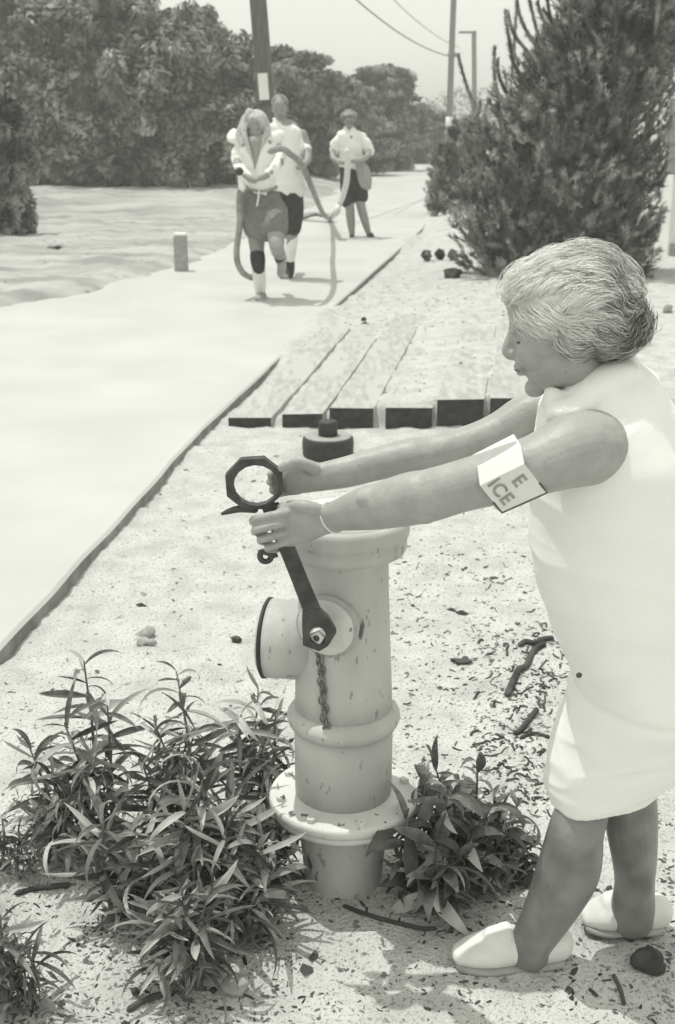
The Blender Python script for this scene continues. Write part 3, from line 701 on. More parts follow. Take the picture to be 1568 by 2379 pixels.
# --- running woman
D = 10.75
hs, hpf, M1 = headset(594, 296, D, -6)
gb = hs + [LP([(597, 330, D, 14), (595, 305, D+.03, 14)]),
   LP([(560, 335, D+.05, 12), (552, 372, D-.02, 11), (560, 400, D-.22, 9), (582, 416, D-.3, 8), (592, 420, D-.3, 7)]),
   LP([(640, 332, D+.05, 12), (652, 368, D-.05, 11), (634, 396, D-.25, 9), (614, 410, D-.3, 8), (604, 414, D-.3, 7)]),
   LP([(600, 335, D, 34, .09), (600, 400, D, 30, .10), (605, 440, D, 34, .11), (612, 490, D, 40, .12)], 20),
   LP([(592, 480, D, 24, .09), (594, 530, D-.06, 22, .08), (598, 590, D-.10, 16, .06), (599, 612, D-.08, 14, .055), (602, 645, D, 14, .05), (606, 682, D+.06, 9, .035)]),
   LP([(634, 480, D, 24, .09), (640, 530, D-.25, 22, .08), (644, 578, D-.42, 17, .06), (650, 590, D-.30, 14, .055), (654, 610, D+.0, 12, .05), (655, 618, D+.18, 8, .035)]),
   LP([(600, 696, D-.12, 9, .03), (606, 688, D, 10, .035)]), LP([(655, 618, D+.18, 8), (653, 630, D+.24, 8)])]
blouse = [LP([(600, 333, D, 30, .08), (600, 342, D, 43, .12), (600, 375, D, 38, .13), (602, 410, D, 33, .125), (605, 430, D, 35, .13), (606, 446, D, 37, .135)], 20, flat=True),
   LP([(572, 330, D+.02, 14), (552, 320, D+.05, 16), (541, 312, D+.08, 15), (535, 318, D+.06, 9)]), LP([(636, 328, D+.03, 14), (650, 318, D+.05, 13)]),
   LP([(570, 328, D+.03, 14), (557, 347, D+.03, 12.5), (552, 372, D-.02, 11.5), (560, 398, D-.2, 10.5), (576, 411, D-.27, 9)]),
   LP([(632, 328, D+.03, 14), (646, 347, D+.03, 12.5), (652, 368, D-.05, 11.5), (636, 394, D-.23, 10.5), (620, 405, D-.28, 9)])]
shorts = [LP([(606, 432, D, 36, .13), (608, 460, D, 46, .15), (614, 500, D-.03, 53, .17), (616, 522, D-.08, 53, .17)], 24, flat=True),
   LP([(590, 490, D-.02, 30, .11), (593, 528, D-.08, 29, .11)]), LP([(638, 490, D-.08, 31, .11), (642, 528, D-.28, 29, .11)])]
hairg = [ellipsoid(hpf(-.025, 0, .045), (.105, .105, .10), M1), ellipsoid(hpf(.0, 0, .085), (.08, .085, .038), M1),
   LP([(573, 275, D+.02, 12), (564, 300, D, 13), (556, 315, D-.02, 10), (563, 335, D-.08, 7)]), LP([(614, 280, D+.02, 10), (620, 303, D, 10), (613, 325, D-.09, 7), (606, 345, D-.12, 4)]),
   LP([(580, 262, D-.02, 11), (569, 285, D-.04, 8), (568, 315, D-.10, 7), (578, 345, D-.14, 5), (586, 368, D-.16, 3)])]
g = person('blond woman in white blouse and grey shorts striding down the path with a hose', G(606, 698, TOP),
   [('body', gb, M_skin2, .0085, 4), ('blouse', blouse, M_cotton2, .009, 3), ('shorts', shorts, M_grey, .009, 3), ('hair', hairg, M_blond, .009, 2)])
for rows in ([(598, 592, D-.11, 17.5, .066), (599, 606, D-.10, 17.5, .066), (601, 622, D-.09, 15, .058)],):
    part('sock_band', LP(rows, 20), M_black, g)
part('sock', LP([(600, 620, D-.085, 15, .055), (602, 645, D-.02, 15.5, .056), (605, 680, D+.05, 12, .045)], 20), M_cotton2, g)
part('shoe', LP([(603, 696, D-.20, 12, .03), (605, 692, D-.06, 13, .038), (607, 686, D+.08, 12, .042)], 16, sq=.8), M_jacket, g)
part('sock_band', LP([(649, 590, D-.30, 14.5, .06), (652, 600, D-.12, 14, .056)], 20), M_black, g)
part('shoe', LP([(655, 618, D+.16, 11, .04), (653, 636, D+.26, 10, .035)], 16), M_jacket, g)
part('belt', loft([(P(570, 438, D-.10), .012), (P(588, 442, D-.145), .012), (P(608, 444, D-.155), .012), (P(630, 440, D-.13), .012), (P(643, 434, D-.06), .012)], 8, 4), M_hose, g)
part('belt_tie', tube([P(602, 443, D-.17), P(600, 460, D-.18), P(597, 478, D-.19)], .008, 6, 3), M_cotton2, g)
part('neckline', loft([(P(594, 326, D-.085), .065, .05), (P(594, 350, D-.115), .045, .035), (P(593, 375, D-.13), .022, .022), (P(592, 393, D-.13), .006, .014)], 14, 4, flat=True), M_skin2, g)
eyes_for(g, hpf, M1)
# --- man behind her
D = 12.2
hs, hpf, M1 = headset(650, 252, D, -3)
mb_ = hs + [LP([(652, 292, D, 13), (651, 265, D+.03, 13)]), LP([(660, 300, D, 36, .10), (662, 360, D, 32, .12), (664, 420, D, 30, .12)], 20),
   LP([(702, 312, D+.03, 12), (712, 340, D-.02, 11), (714, 372, D-.15, 9), (700, 385, D-.3, 8), (692, 388, D-.32, 7)]),
   LP([(622, 312, D+.03, 12), (616, 345, D, 11), (622, 372, D-.1, 9)]),
   LP([(672, 420, D, 20, .09), (682, 480, D-.08, 17, .08), (682, 528, D-.12, 13, .06), (674, 580, D, 11, .05), (668, 632, D+.05, 8, .035)]),
   LP([(650, 420, D, 20, .09), (652, 480, D-.1, 16, .08), (658, 535, D-.1, 12, .06), (672, 545, D+.25, 10, .045), (678, 556, D+.42, 8, .035)]),
   LP([(664, 645, D-.12, 8, .03), (668, 638, D+.02, 9, .035)])]
shirt = [LP([(653, 286, D, 17, .07), (657, 294, D, 38, .10), (660, 306, D, 44, .12), (663, 340, D, 39, .14), (665, 380, D, 38, .15), (668, 425, D, 40, .16), (669, 440, D, 40, .16)], 20, flat=True),
   LP([(690, 308, D+.03, 13), (703, 324, D+.02, 13), (712, 346, D-.03, 14)]), LP([(630, 308, D+.03, 13), (619, 326, D+.02, 13), (614, 345, D, 13)])]
trous = [LP([(668, 428, D, 38, .15), (668, 455, D, 36, .15)], 20, flat=True), LP([(677, 445, D, 27, .13), (683, 490, D-.08, 23, .12), (682, 530, D-.12, 18, .10)]), LP([(654, 445, D, 27, .13), (654, 490, D-.1, 22, .12), (658, 530, D-.1, 18, .10)])]
mn = person('bareheaded man in white T-shirt walking close behind the blond woman', G(668, 655, TOP),
   [('body', mb_, M_skin2, .009, 4), ('shirt', shirt, M_cotton2, .010, 3), ('shorts', trous, M_black, .010, 3),
    ('hair', [ellipsoid(hpf(-.022, 0, .050), (.098, .084, .080), M1), ellipsoid(hpf(-.02, 0, .01), (.075, .085, .06), M1)], M_brown, .008, 2)])
part('sock', LP([(681, 552, D-.08, 12, .05), (675, 585, D+.0, 13, .055), (670, 612, D+.03, 12, .05)], 16), M_cotton2, mn)
part('boot', LP([(670, 608, D+.03, 15, .06), (668, 630, D+.03, 16, .065), (664, 646, D-.08, 14, .05)], 16), M_black, mn)
part('boot', LP([(674, 546, D+.3, 12, .05), (679, 558, D+.45, 11, .05)], 16), M_black, mn)
eyes_for(mn, hpf, M1)
# --- third hose carrier
D = 16.9
hs, hpf, M1 = headset(811, 281, D, 4, pit=14)
tb = hs + [LP([(812, 312, D, 9), (811, 290, D+.03, 9)]), LP([(814, 320, D, 27, .10), (816, 360, D, 22, .11), (820, 410, D, 25, .12)], 20),
   LP([(785, 322, D+.02, 9), (776, 345, D, 8), (774, 366, D-.12, 7), (790, 376, D-.3, 6.5), (802, 377, D-.34, 6)]),
   LP([(846, 322, D+.02, 9), (856, 345, D, 8), (853, 362, D-.12, 7), (836, 372, D-.3, 6.5), (820, 374, D-.34, 6)]),
   LP([(806, 430, D, 14, .08), (812, 480, D, 11, .07), (815, 515, D+.02, 10, .06), (818, 548, D+.03, 6, .035)]),
   LP([(832, 430, D, 14, .08), (838, 475, D, 11, .07), (847, 510, D+.02, 10, .06), (857, 545, D+.03, 6, .035)])]
ts = [LP([(812, 303, D, 14, .06), (813, 311, D, 30, .10), (815, 345, D, 26, .12), (816, 372, D, 27, .13), (817, 384, D, 28, .14)], 20, flat=True),
   LP([(790, 318, D+.02, 10), (780, 334, D, 10), (775, 351, D, 11)]), LP([(840, 318, D+.02, 10), (851, 334, D, 10), (857, 351, D, 11)])]
sh3 = [LP([(817, 380, D, 28, .14), (820, 420, D, 30, .14)], 20, flat=True), LP([(806, 410, D, 17, .1), (807, 468, D, 16, .09)]), LP([(834, 410, D, 18, .1), (838, 458, D, 18, .09)])]
th3 = person('person in white T-shirt and black shorts, furthest back, holding a pale hose', G(838, 555, TOP),
   [('body', tb, M_skin2, .010, 4), ('shirt', ts, M_cotton2, .011, 3), ('shorts', sh3, M_black, .011, 3),
    ('hair', [ellipsoid(hpf(-.03, 0, .05), (.105, .115, .095), M1), ellipsoid(hpf(.035, 0, .092), (.072, .098, .034), M1)], M_brown, .009, 2)])
part('shoe', LP([(816, 556, D-.16, 8, .03), (819, 551, D+.05, 8, .035)], 14), M_black, th3)
part('shoe', LP([(862, 553, D-.14, 9, .035), (859, 547, D+.05, 9, .04)], 14), M_black, th3)
eyes_for(th3, hpf, M1, True)
jk = part('jacket', LP([(836, 378, D-.16, 10, .05), (844, 400, D-.20, 16, .06), (850, 425, D-.18, 15, .05), (856, 436, D-.15, 8, .03)], 16), M_jacket, None)
props(jk, 'grey jacket hanging at the waist of the furthest hose carrier', 'jacket')
# hoses, and a path shadow built as a strip
hz = TOP+.03
h1 = part('fire_hose', tube([P(628, 352, 10.5), P(652, 345, 10.5), P(672, 356, 10.7), P(700, 382, 11.3), P(722, 430, 12.2), P(740, 475, 13.8), P(756, 503, 15.2), G(770, 508, hz)], .028, 10, 5), M_hose, None)
props(h1, 'grey canvas fire hose running from the blond woman down to the path', 'hose')
h2 = part('fire_hose', tube([P(572, 436, 10.55), P(560, 440, 10.55), P(556, 470, 10.6), P(557, 520, 10.6), P(550, 575, 10.6), P(552, 610, 10.6), P(565, 634, 10.65), P(584, 645, 10.8)], .027, 10, 5), M_hose, None)
props(h2, 'loose hose end dangling in a long loop beside the striding woman', 'hose')
nz = thing('hose_nozzle', 'pale hose nozzle with dark grip at the hip of the striding woman', 'nozzle', P(559, 415, 10.5))
part('barrel', tube([P(556, 395, 10.5), P(560, 415, 10.5), P(563, 437, 10.52)], [.02, .026, .032], 12, 3), M_cotton2, nz)
part('grip', ellipsoid(P(556, 398, 10.42), (.035, .03, .035)), M_rubber, nz)
h3 = part('fire_hose', tube([P(806, 350, 16.5), P(808, 372, 16.5), P(805, 420, 16.55), P(797, 452, 16.6), P(786, 478, 16.6), P(776, 497, 16.5), G(765, 508, hz)], .040, 10, 5), M_hosew, None)
props(h3, 'pale flat hose hanging from the hands of the furthest figure', 'hose')
path_shadow = part('fire_hose', tube([G(692, 508, hz), G(715, 498, hz), G(742, 496, hz), G(766, 500, hz), G(788, 484, hz)], [.05, .09, .09, .08, .03], 10, 5), M_hose, None)  # shadow on the path, put in as a flattened dark strip
path_shadow.scale = (1, 1, 1); props(path_shadow, 'dark strip painting a shadow on the path between the walkers', 'hose')
A = verts_of(path_shadow.data); A[:, 2] = TOP + (A[:, 2]-hz)*.3 + .03; setv(path_shadow.data, A)

# ------------------------------------------------------------------ utility poles, wires, posts
def pole(name, top, bot, rt, rb, m, label, extra=None, group=None):
    t = thing(name, label, 'utility pole', bot, group=group)
    part('shaft', loft([(bot-Vector((0, 0, .3)), rb), (bot.lerp(top, .5), (rt+rb)/2), (top, rt)], 24, 8, ref=Vector((0, 1, 0)), cap=1), m, t)
    return t
b0 = G(640, 505, .05); t0 = P(578, -260, b0.y)
up = pole('utility_pole', t0, b0, .125, .15, M_pole, 'dark leaning utility pole with a white plate behind the walkers')
pc = b0.lerp(t0, .0); a_ = P(610, 170, b0.y-.16); c_ = P(614, 232, b0.y-.16)
axp = (t0-b0).normalized(); ctr = (a_+c_)/2
sx = Vector((1, 0, 0)); sx = (sx-axp*sx.dot(axp)).normalized(); sy = axp.cross(sx)
pl = box(ctr, (.155, .02, (a_-c_).length), Matrix((sx, sy, axp)).transposed()); part('plate', pl, M_white, up, smooth=False, label='white rectangular plate')
part('strap', lathe([(0, .152), (.06, .152)], P(617, 246, b0.y), 24, axp), M_rust, up)
b1 = G(1040, 372, 0); b1 = P(1040, 345, 34); t1 = P(1056, -60, 34)
p1 = pole('utility_pole', t1, Vector((b1.x, b1.y, 0)), .075, .09, M_polefar, 'tall thin grey utility pole left of the pine, white marker low on it')
part('marker', lathe([(0, .10), (.45, .10)], P(1043, 312, 34), 16), M_white, p1)
part('bracket', lathe([(0, .12), (.10, .12)], P(1050, 132, 34), 12), M_polefar, p1)
b2 = P(1106, 300, 48); t2 = P(1101, 76, 48)
p2 = pole('utility_pole', t2, Vector((b2.x, b2.y, 0)), .09, .10, M_polefar, 'short distant utility pole with a one-sided crossarm')
ca = (P(1068, 73, 47.9)+P(1104, 77, 47.9))/2; part('crossarm', box(ca, (.66, .1, .08)), M_polefar, p2, smooth=False)
def wire(a, b, sag, r, label):
    pts = [a.lerp(b, t) - Vector((0, 0, sag*4*t*(1-t))) for t in np.linspace(0, 1, 14)]
    o = part('overhead_wire', tube(pts, r, 5, 1), M_wire, None); props(o, label, 'wire'); return o
wire(P(640, -190, 19.5), P(1050, 132, 34), .35, .016, 'overhead wire, thicker and lower of the two crossing the sky')
wire(P(760, -170, 22), P(1068, 110, 47), .3, .012, 'faint thinner overhead wire, higher of the two in the sky')
bb = G(422, 632, .03)
bo = thing('bollard', 'short grey post with white cap at the left edge of the path', 'bollard', bb)
part('post', box(bb+Vector((0, 0, .17)), (.135, .12, .40)), M_conc, bo, smooth=False, bevel=.01)
part('cap', box(bb+Vector((0, 0, .388)), (.125, .11, .03)), M_white, bo, smooth=False, bevel=.008)
bb = P(948, 352, 62); bb.z = .1
bo = thing('marker_post', 'small white post far off beside the end of the path', 'post', bb)
part('post', box(bb+Vector((0, 0, .45)), (.22, .2, 1.1)), M_white, bo, smooth=False, bevel=.02)

# boardwalk planks ending in dark faces
bwk = thing('boardwalk', 'half buried weathered plank boardwalk with dark board ends', 'boardwalk', (0, 6.15, 0))
spans = [(530, 630, 973, .020), (655, 750, 966, .026), (765, 868, 953, .06), (895, 1005, 951, .07), (1015, 1125, 932, .12), (1138, 1250, 930, .12)]
for i, (xa, xb, yt, th) in enumerate(spans):
    yf = 6.12 + .02*math.sin(i*3.1); pa, pb = P(xa, yt, yf), P(xb, yt, yf); zt = pa.z
    n = 14; V = []
    for s in range(n+1):
        y = yf + s*(.21+.012*((i*5) % 4)); sh_ = .15*(y-yf)
        zb = zt + (float(terrain(np.array([.5*(pa.x+pb.x)+sh_]), np.array([y+.2]))[0]) - float(terrain(np.array([.5*(pa.x+pb.x)]), np.array([yf+.25]))[0]))*.75 + .012
        zb -= .010*s/n
        V += [(pa.x+sh_, y, zb-.30), (pa.x+sh_, y, zb), (pb.x+sh_, y, zb+.004*math.sin(i*2)), (pb.x+sh_, y, zb-.30)]
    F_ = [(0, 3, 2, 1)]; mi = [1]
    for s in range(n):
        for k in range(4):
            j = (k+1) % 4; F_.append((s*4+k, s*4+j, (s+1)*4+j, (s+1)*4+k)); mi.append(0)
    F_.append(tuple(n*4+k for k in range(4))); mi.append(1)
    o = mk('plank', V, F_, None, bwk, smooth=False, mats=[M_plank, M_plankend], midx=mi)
    bv = o.modifiers.new('b', 'BEVEL'); bv.width = .004; bv.segments = 2
# valve cap standing in the sand
vc = G(762, 1052, 0)
vv = thing('valve_cap', 'black round valve cap with a stubby knob, in the sand before the boardwalk', 'valve', vc)
part('disc', lathe([(-.05, .11), (.0, .122), (.055, .124), (.078, .120), (.085, .112), (.086, .05)], vc, 40), M_rubber, vv)
part('rim_top', lathe([(.082, .114), (.088, .112), (.089, .105), (.0885, .05)], vc, 40), M_conc, vv)
part('knob', lathe([(.08, .046), (.15, .046), (.158, .042), (.16, .03)], vc, 28), M_rubber, vv)

# ------------------------------------------------------------------ vegetation: foliage clouds
def leaf_cloud(centers, radii, n, size, seed, shell=.55, flat=1.0, zmin=None, clipx=None):
    r = np.random.default_rng(seed); C = np.array(centers, float); R = np.array(radii, float)
    w = (R[:, 0]*R[:, 1]+R[:, 1]*R[:, 2]); w = w/w.sum(); k = r.choice(len(C), n, p=w)
    u = r.normal(size=(n, 3)); u /= np.linalg.norm(u, axis=1)[:, None]
    rad = shell + (1-shell)*r.random(n)**.6
    rad *= 1 + .10*vnoise(u[:, 0]*3+k, u[:, 1]*3, u[:, 2]*3, s=seed)
    p = C[k] + R[k]*u*rad[:, None]
    keep = np.ones(n, bool)
    if zmin is not None: keep &= p[:, 2] > zmin
    if clipx is not None: keep &= clipx(p)
    p = p[keep]; u = u[keep]; m = len(p)
    a = r.normal(size=(m, 3))*.8 + u*1.2 + np.array([0, 0, .9]); a /= np.linalg.norm(a, axis=1)[:, None]
    t = np.cross(a, r.normal(size=(m, 3))); t /= np.linalg.norm(t, axis=1)[:, None]; b = np.cross(a, t)
    s = size*r.uniform(.55, 1.25, m)[:, None]
    V = np.stack([p-t*s, p-b*s*.42+a*s*.12, p+t*s, p+b*s*.42+a*s*.12], 1).reshape(-1, 3)
    return V, np.arange(m*4).reshape(m, 4)
def lumps(c, r, n, seed, lr=(.25, .45), zlo=-.7):
    """lobes over an ellipsoid crown"""
    q = np.random.default_rng(seed); cs = []; rs = []
    for _ in range(n):
        u = q.normal(size=3); u /= np.linalg.norm(u); u[2] = max(u[2], zlo)
        s = q.uniform(*lr); f = 1-s*.75
        cs.append((c[0]+r[0]*u[0]*f, c[1]+r[1]*u[1]*f, c[2]+r[2]*u[2]*f)); rs.append((r[0]*s*q.uniform(.8, 1.3), r[1]*s, r[2]*s*q.uniform(.6, 1.0)))
    return cs, rs
def tree(name, label, cat, px, d, ytop, wpx, m, n, size, seed, group=None, nl=26, ybot=None, depth=1.0, flat=False):
    base = P(px, 400, d); gz = tz(base.x, d); base = Vector((base.x, d, gz)); top = P(px, ytop, d).z; hw = wpx/2*mpp(px, 300, d)
    zb = gz - .9 if ybot is None else P(px, ybot, d).z
    c = (base.x, d, (top+zb)/2); r = (hw, hw*.8*depth, (top-zb)/2)
    t = thing(name, label, cat, base, group=group)
    cs, rs = lumps(c, r, nl, seed, (.26, .44)); q2 = np.random.default_rng(seed+9); c2, r2 = [], []
    for (a, b) in zip(cs, rs):
        for _ in range(7):
            u = q2.normal(size=3); u /= np.linalg.norm(u); u[2] = abs(u[2])*.9 - .25; sc = q2.uniform(.28, .6)
            c2.append(tuple(a[i]+b[i]*u[i]*1.0 for i in range(3))); r2.append(tuple(b[i]*sc*q2.uniform(.8, 1.25) for i in range(3)))
    cs, rs = c2, r2
    if flat: rs = [(a*1.5, b*1.3, cc*.5) for a, b, cc in rs]
    V, F_ = leaf_cloud(cs, rs, n, size, seed, zmin=gz-.05)
    V2, F2 = leaf_cloud([c], [(r[0]*.80, r[1]*.80, r[2]*.80)], n//4, size*1.2, seed+1, shell=.3, zmin=gz-.05)
    mk('crown', np.vstack([V, V2]), np.vstack([F_, F2+len(V)]), m, t, smooth=False)
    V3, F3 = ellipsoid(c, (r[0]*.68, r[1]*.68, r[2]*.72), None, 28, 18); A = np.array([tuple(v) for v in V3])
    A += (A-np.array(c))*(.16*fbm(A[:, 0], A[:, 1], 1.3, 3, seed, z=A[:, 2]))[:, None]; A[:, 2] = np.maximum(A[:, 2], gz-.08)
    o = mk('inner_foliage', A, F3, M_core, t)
    # trunk and limbs
    q = random.Random(seed); mb = MB(); mb.add(*loft([(base-Vector((0, 0, .2)), .10), (base+Vector((.05, 0, (top-gz)*.35)), .08), (base+Vector((0, 0, (top-gz)*.62)), .05)], 10, 3))
    for k in range(5):
        s = base+Vector((0, 0, (top-gz)*q.uniform(.2, .5))); e = Vector(c)+Vector((r[0]*q.uniform(-.8, .8), r[1]*q.uniform(-.7, .3), r[2]*q.uniform(.1, .85)))
        mb.add(*loft([(s, .045), (s.lerp(e, .5)+Vector((0, 0, .12)), .03), (e, .01)], 8, 3))
    part('trunk', (mb.V, mb.F), M_bark, t)
    return t
GL = 'trees along the left side of the path'
tree('bush', 'dark leafy bush at the left edge, nearest on that side', 'bush', -20, 17.0, 165, 200, M_t3, 26000, .075, 101, nl=34)
tree('broadleaf_tree', 'big rounded tree at top left, its crown running out of the frame', 'tree', 60, 27.5, -140, 420, M_t1, 42000, .10, 102, GL, nl=44)
tree('broadleaf_tree', 'tallest dense tree of the left hedge, second from the left edge', 'tree', 265, 26.5, -120, 400, M_t1, 46000, .10, 103, GL, nl=46)
tree('broadleaf_tree', 'rounded tree sloping down towards the dark utility pole', 'tree', 425, 26.8, -10, 330, M_t1, 38000, .095, 104, GL, nl=42)
tree('broadleaf_tree', 'lower tree just left of the dark utility pole', 'tree', 540, 27.5, 105, 210, M_t1, 22000, .095, 105, GL, nl=30)
tree('flat_topped_tree', 'flat topped tree right of the dark pole, behind the man', 'tree', 690, 33, 85, 200, M_t2, 26000, .10, 106, GL, nl=34, flat=True)
tree('flat_topped_tree', 'layered tree behind the figure in glasses', 'tree', 800, 38, 165, 190, M_t2, 24000, .11, 107, GL, nl=32, flat=True)
tree('flat_topped_tree', 'spreading tree right of the figure in glasses, above the far white post', 'tree', 880, 42, 138, 185, M_t2, 24000, .12, 108, GL, nl=32, flat=True)
tree('flat_topped_tree', 'small far tree at the end of the path, beside the thin pole', 'tree', 975, 50, 215, 150, M_t2, 18000, .13, 109, GL, nl=26, flat=True)
# far wood closing the horizon
cs, rs = [], []
for k in range(46):
    x = -60 + k*3.0; cs.append((x, 96+5*math.sin(k), 1.0)); rs.append((3.2, 2.5, 2.2+1.0*abs(math.sin(k*1.7))))
V, F_ = leaf_cloud(cs, rs, 60000, .22, 500, zmin=-.2); fw = mk('far_wood', V, F_, M_t2, None, smooth=False); props(fw, 'distant line of low trees at the end of the path', kind='stuff')
# low ground cover at the path's far left edge and litter shrubs
for k, (px, py, w, h, lab) in enumerate([(925, 385, 70, 26, 'low scrub on the verge below the far white post'), (885, 398, 60, 18, 'low scrub on the verge behind the figure in glasses')]):
    c = G(px, py, .0); s = mpp(px, py, c.y)
    V, F_ = leaf_cloud([(c.x-w*s*.25, c.y+.4, .1), (c.x+w*s*.2, c.y-.3, .08)], [(w*s*.4, .8, h*s*.6), (w*s*.35, .8, h*s*.5)], 1500, .06, 600+k, zmin=0.0)
    o = mk('scrub', V, F_, M_t2, None, smooth=False); props(o, lab, 'shrub')

# ------------------------------------------------------------------ pine and juniper at the right
def brush(mbV, mbF, p0, p1, bend, r, n, rr):
    """a shoot: needles all round a curved axis"""
    t = rr.random(n)**.9; ax = p1-p0; Ls = np.linalg.norm(ax); d = ax/Ls
    c = p0 + ax*t[:, None] + bend*(4*t*(1-t))[:, None]
    u = rr.normal(size=(n, 3)); u -= (u@d)[:, None]*d; u /= np.linalg.norm(u, axis=1)[:, None]
    tip = c + (u*.75 + d*.75)*(r*rr.uniform(.7, 1.2, n))[:, None]; s = np.cross(u, d)*.0035*rr.uniform(.8, 1.6, n)[:, None]
    V = np.stack([c-s, c+s, tip+s*.3, tip-s*.3], 1).reshape(-1, 3); mbV.append(V)
def finish(V): V = np.vstack(V); return V, np.arange(len(V)).reshape(-1, 4)
pr = np.random.default_rng(77)
pc = Vector((2.25, 12.4, 0)); PR = 1.02
wallx = lambda p: p[:, 0] < (1543-784)/2800*(p[:, 1]*.952+.3)     # trimmed where the house wall stands
pine = thing('pine_tree', 'large dense pine with upright shoots, at right behind the bent woman', 'pine', (pc.x, pc.y, 0))
def pine_c(z): return float(np.interp(z, [0, 1.5, 1.9, 2.3, 2.8, 3.5], [0, .02, .30, .46, .52, .55]))
def pine_r(z):   # silhouette radius by height
    return float(np.interp(z, [-.1, .15, .5, 1.0, 1.6, 2.2, 2.7, 3.2, 3.5], [.80, .96, 1.04, 1.02, .86, .66, .56, .4, .2]))
Vl = []; stems = MB(); kept = 0
for k in range(3500):
    z = pr.uniform(-.05, 2.95); th = pr.uniform(0, 2*math.pi); q = pr.uniform(.45, 1.04)*(1+.13*float(vnoise(np.array([th*1.6]), np.array([z*3.2]))[0])); rad = pine_r(z)*q
    rad *= 1+.10*math.sin(th*5+z*4)
    p0 = np.array([pc.x+pine_c(z)+rad*math.cos(th), pc.y+rad*math.sin(th)*.9, z])
    out = np.array([math.cos(th), math.sin(th), 0])*pr.uniform(.25, .8) + np.array([0, 0, pr.uniform(.45, 1.1)]) + pr.normal(size=3)*.25
    out /= np.linalg.norm(out); Lb = pr.uniform(.12, .26); p1 = p0+out*Lb
    if p1[0] > (1543-784)/2800*(p1[1]*.952+.3)+.0: continue
    brush(Vl, None, p0, p1, pr.normal(size=3)*.02, .055, 70, pr)
V, F_ = finish(Vl); mk('crown', V, F_, M_pine, pine, smooth=False)
A_ = []; 
Vc, Fc = [], []
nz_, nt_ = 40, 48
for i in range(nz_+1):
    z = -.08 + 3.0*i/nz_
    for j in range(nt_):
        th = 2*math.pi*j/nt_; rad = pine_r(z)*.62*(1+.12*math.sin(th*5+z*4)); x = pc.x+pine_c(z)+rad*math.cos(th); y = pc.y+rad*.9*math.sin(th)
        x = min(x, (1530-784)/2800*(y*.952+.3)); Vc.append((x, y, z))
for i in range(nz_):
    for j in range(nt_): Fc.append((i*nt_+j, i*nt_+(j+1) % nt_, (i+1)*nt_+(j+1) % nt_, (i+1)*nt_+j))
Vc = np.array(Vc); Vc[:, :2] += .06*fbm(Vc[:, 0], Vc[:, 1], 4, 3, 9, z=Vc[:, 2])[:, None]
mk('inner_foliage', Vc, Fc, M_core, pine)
part('trunk', loft([(pc+Vector((0, 0, -.2)), .10), (pc+Vector((0, 0, 1.5)), .07), (pc+Vector((.5, 0, 2.9)), .03)], 12, 3), M_bark, pine)
# distinct candle-like branches along the upper left outline: (foot px, foot py, tip px, tip py, bend px)
for (ax_, ay, bx, by, bn_) in [(1108, 260, 1065, 128, -4), (1245, 140, 1182, 30, -14), (1190, 170, 1200, 10, 0), (1240, 100, 1202, 0, -8), (1175, 215, 1157, 140, -6), (1160, 240, 1150, 110, -6), (1205, 150, 1176, 25, -8), (1290, 80, 1250, 5, -8),
       (1260, 110, 1228, -20, -4), (1330, 90, 1318, -40, 0), (1375, 70, 1380, -40, 0), (1430, 80, 1420, -30, 4), (1480, 60, 1490, -40, 0), (1300, 110, 1272, -10, -6), (1400, 110, 1350, 0, -8), (1220, 190, 1185, 95, -10), (1470, 120, 1452, 10, 0), (1180, 250, 1150, 195, -5), (1520, 80, 1528, -30, 3)]:
    d = 12.0 + pr.uniform(-.3, .3); p0 = np.array(P(ax_, ay, d)); p1 = np.array(P(bx, by, d)); bend = np.array([bn_*.0044, 0, 0])
    Vb = []; brush(Vb, None, p0, p1, bend, .042, 420, pr)
    V, F_ = finish(Vb); b = len(V)
    mb = loft([(Vector(p0), .016), (Vector(p0+(p1-p0)*.5+bend), .013), (Vector(p1), .006)], 6, 4, cap=1)
    Vv = np.vstack([V, np.array([tuple(v) for v in mb[0]])]); Fl = [tuple(f) for f in F_.tolist()] + [tuple(i+b for i in f) for f in mb[1]]
    mk('branch', Vv, Fl, M_pine, pine, smooth=False)
# low hanging tufts on its left foot
# smaller conifer beside the path
sb_ = Vector((P(1050, 480, 21).x, 21.0, 0)); con = thing('conifer_shrub', 'smaller bushy conifer left of the big pine, at the path edge', 'shrub', sb_)
Vl = []
for k in range(1000):
    z = pr.uniform(.02, 1.45); rr_ = float(np.interp(z, [0, .3, .8, 1.2, 1.5], [.40, .50, .46, .33, .1]))*pr.uniform(.5, 1.0); th = pr.uniform(0, 6.28)
    p0 = np.array([sb_.x+.03+rr_*math.cos(th)+.12*z, sb_.y+rr_*math.sin(th), z+.02]); out = np.array([math.cos(th)*.5, math.sin(th)*.5, .7])+pr.normal(size=3)*.3; out /= np.linalg.norm(out)
    brush(Vl, None, p0, p0+out*pr.uniform(.08, .2), pr.normal(size=3)*.02, .06, 40, pr)
V, F_ = finish(Vl); mk('crown', V, F_, M_pine, con, smooth=False)
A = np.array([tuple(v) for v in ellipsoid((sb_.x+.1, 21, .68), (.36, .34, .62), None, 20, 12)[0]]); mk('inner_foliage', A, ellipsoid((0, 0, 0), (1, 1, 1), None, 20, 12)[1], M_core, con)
part('trunk', loft([(P(990, 532, 20.2), .03), (P(1004, 505, 20.5), .05), (P(1022, 480, 21), .05)], 8, 3), M_bark, con, label='bare leaning stem at the foot')

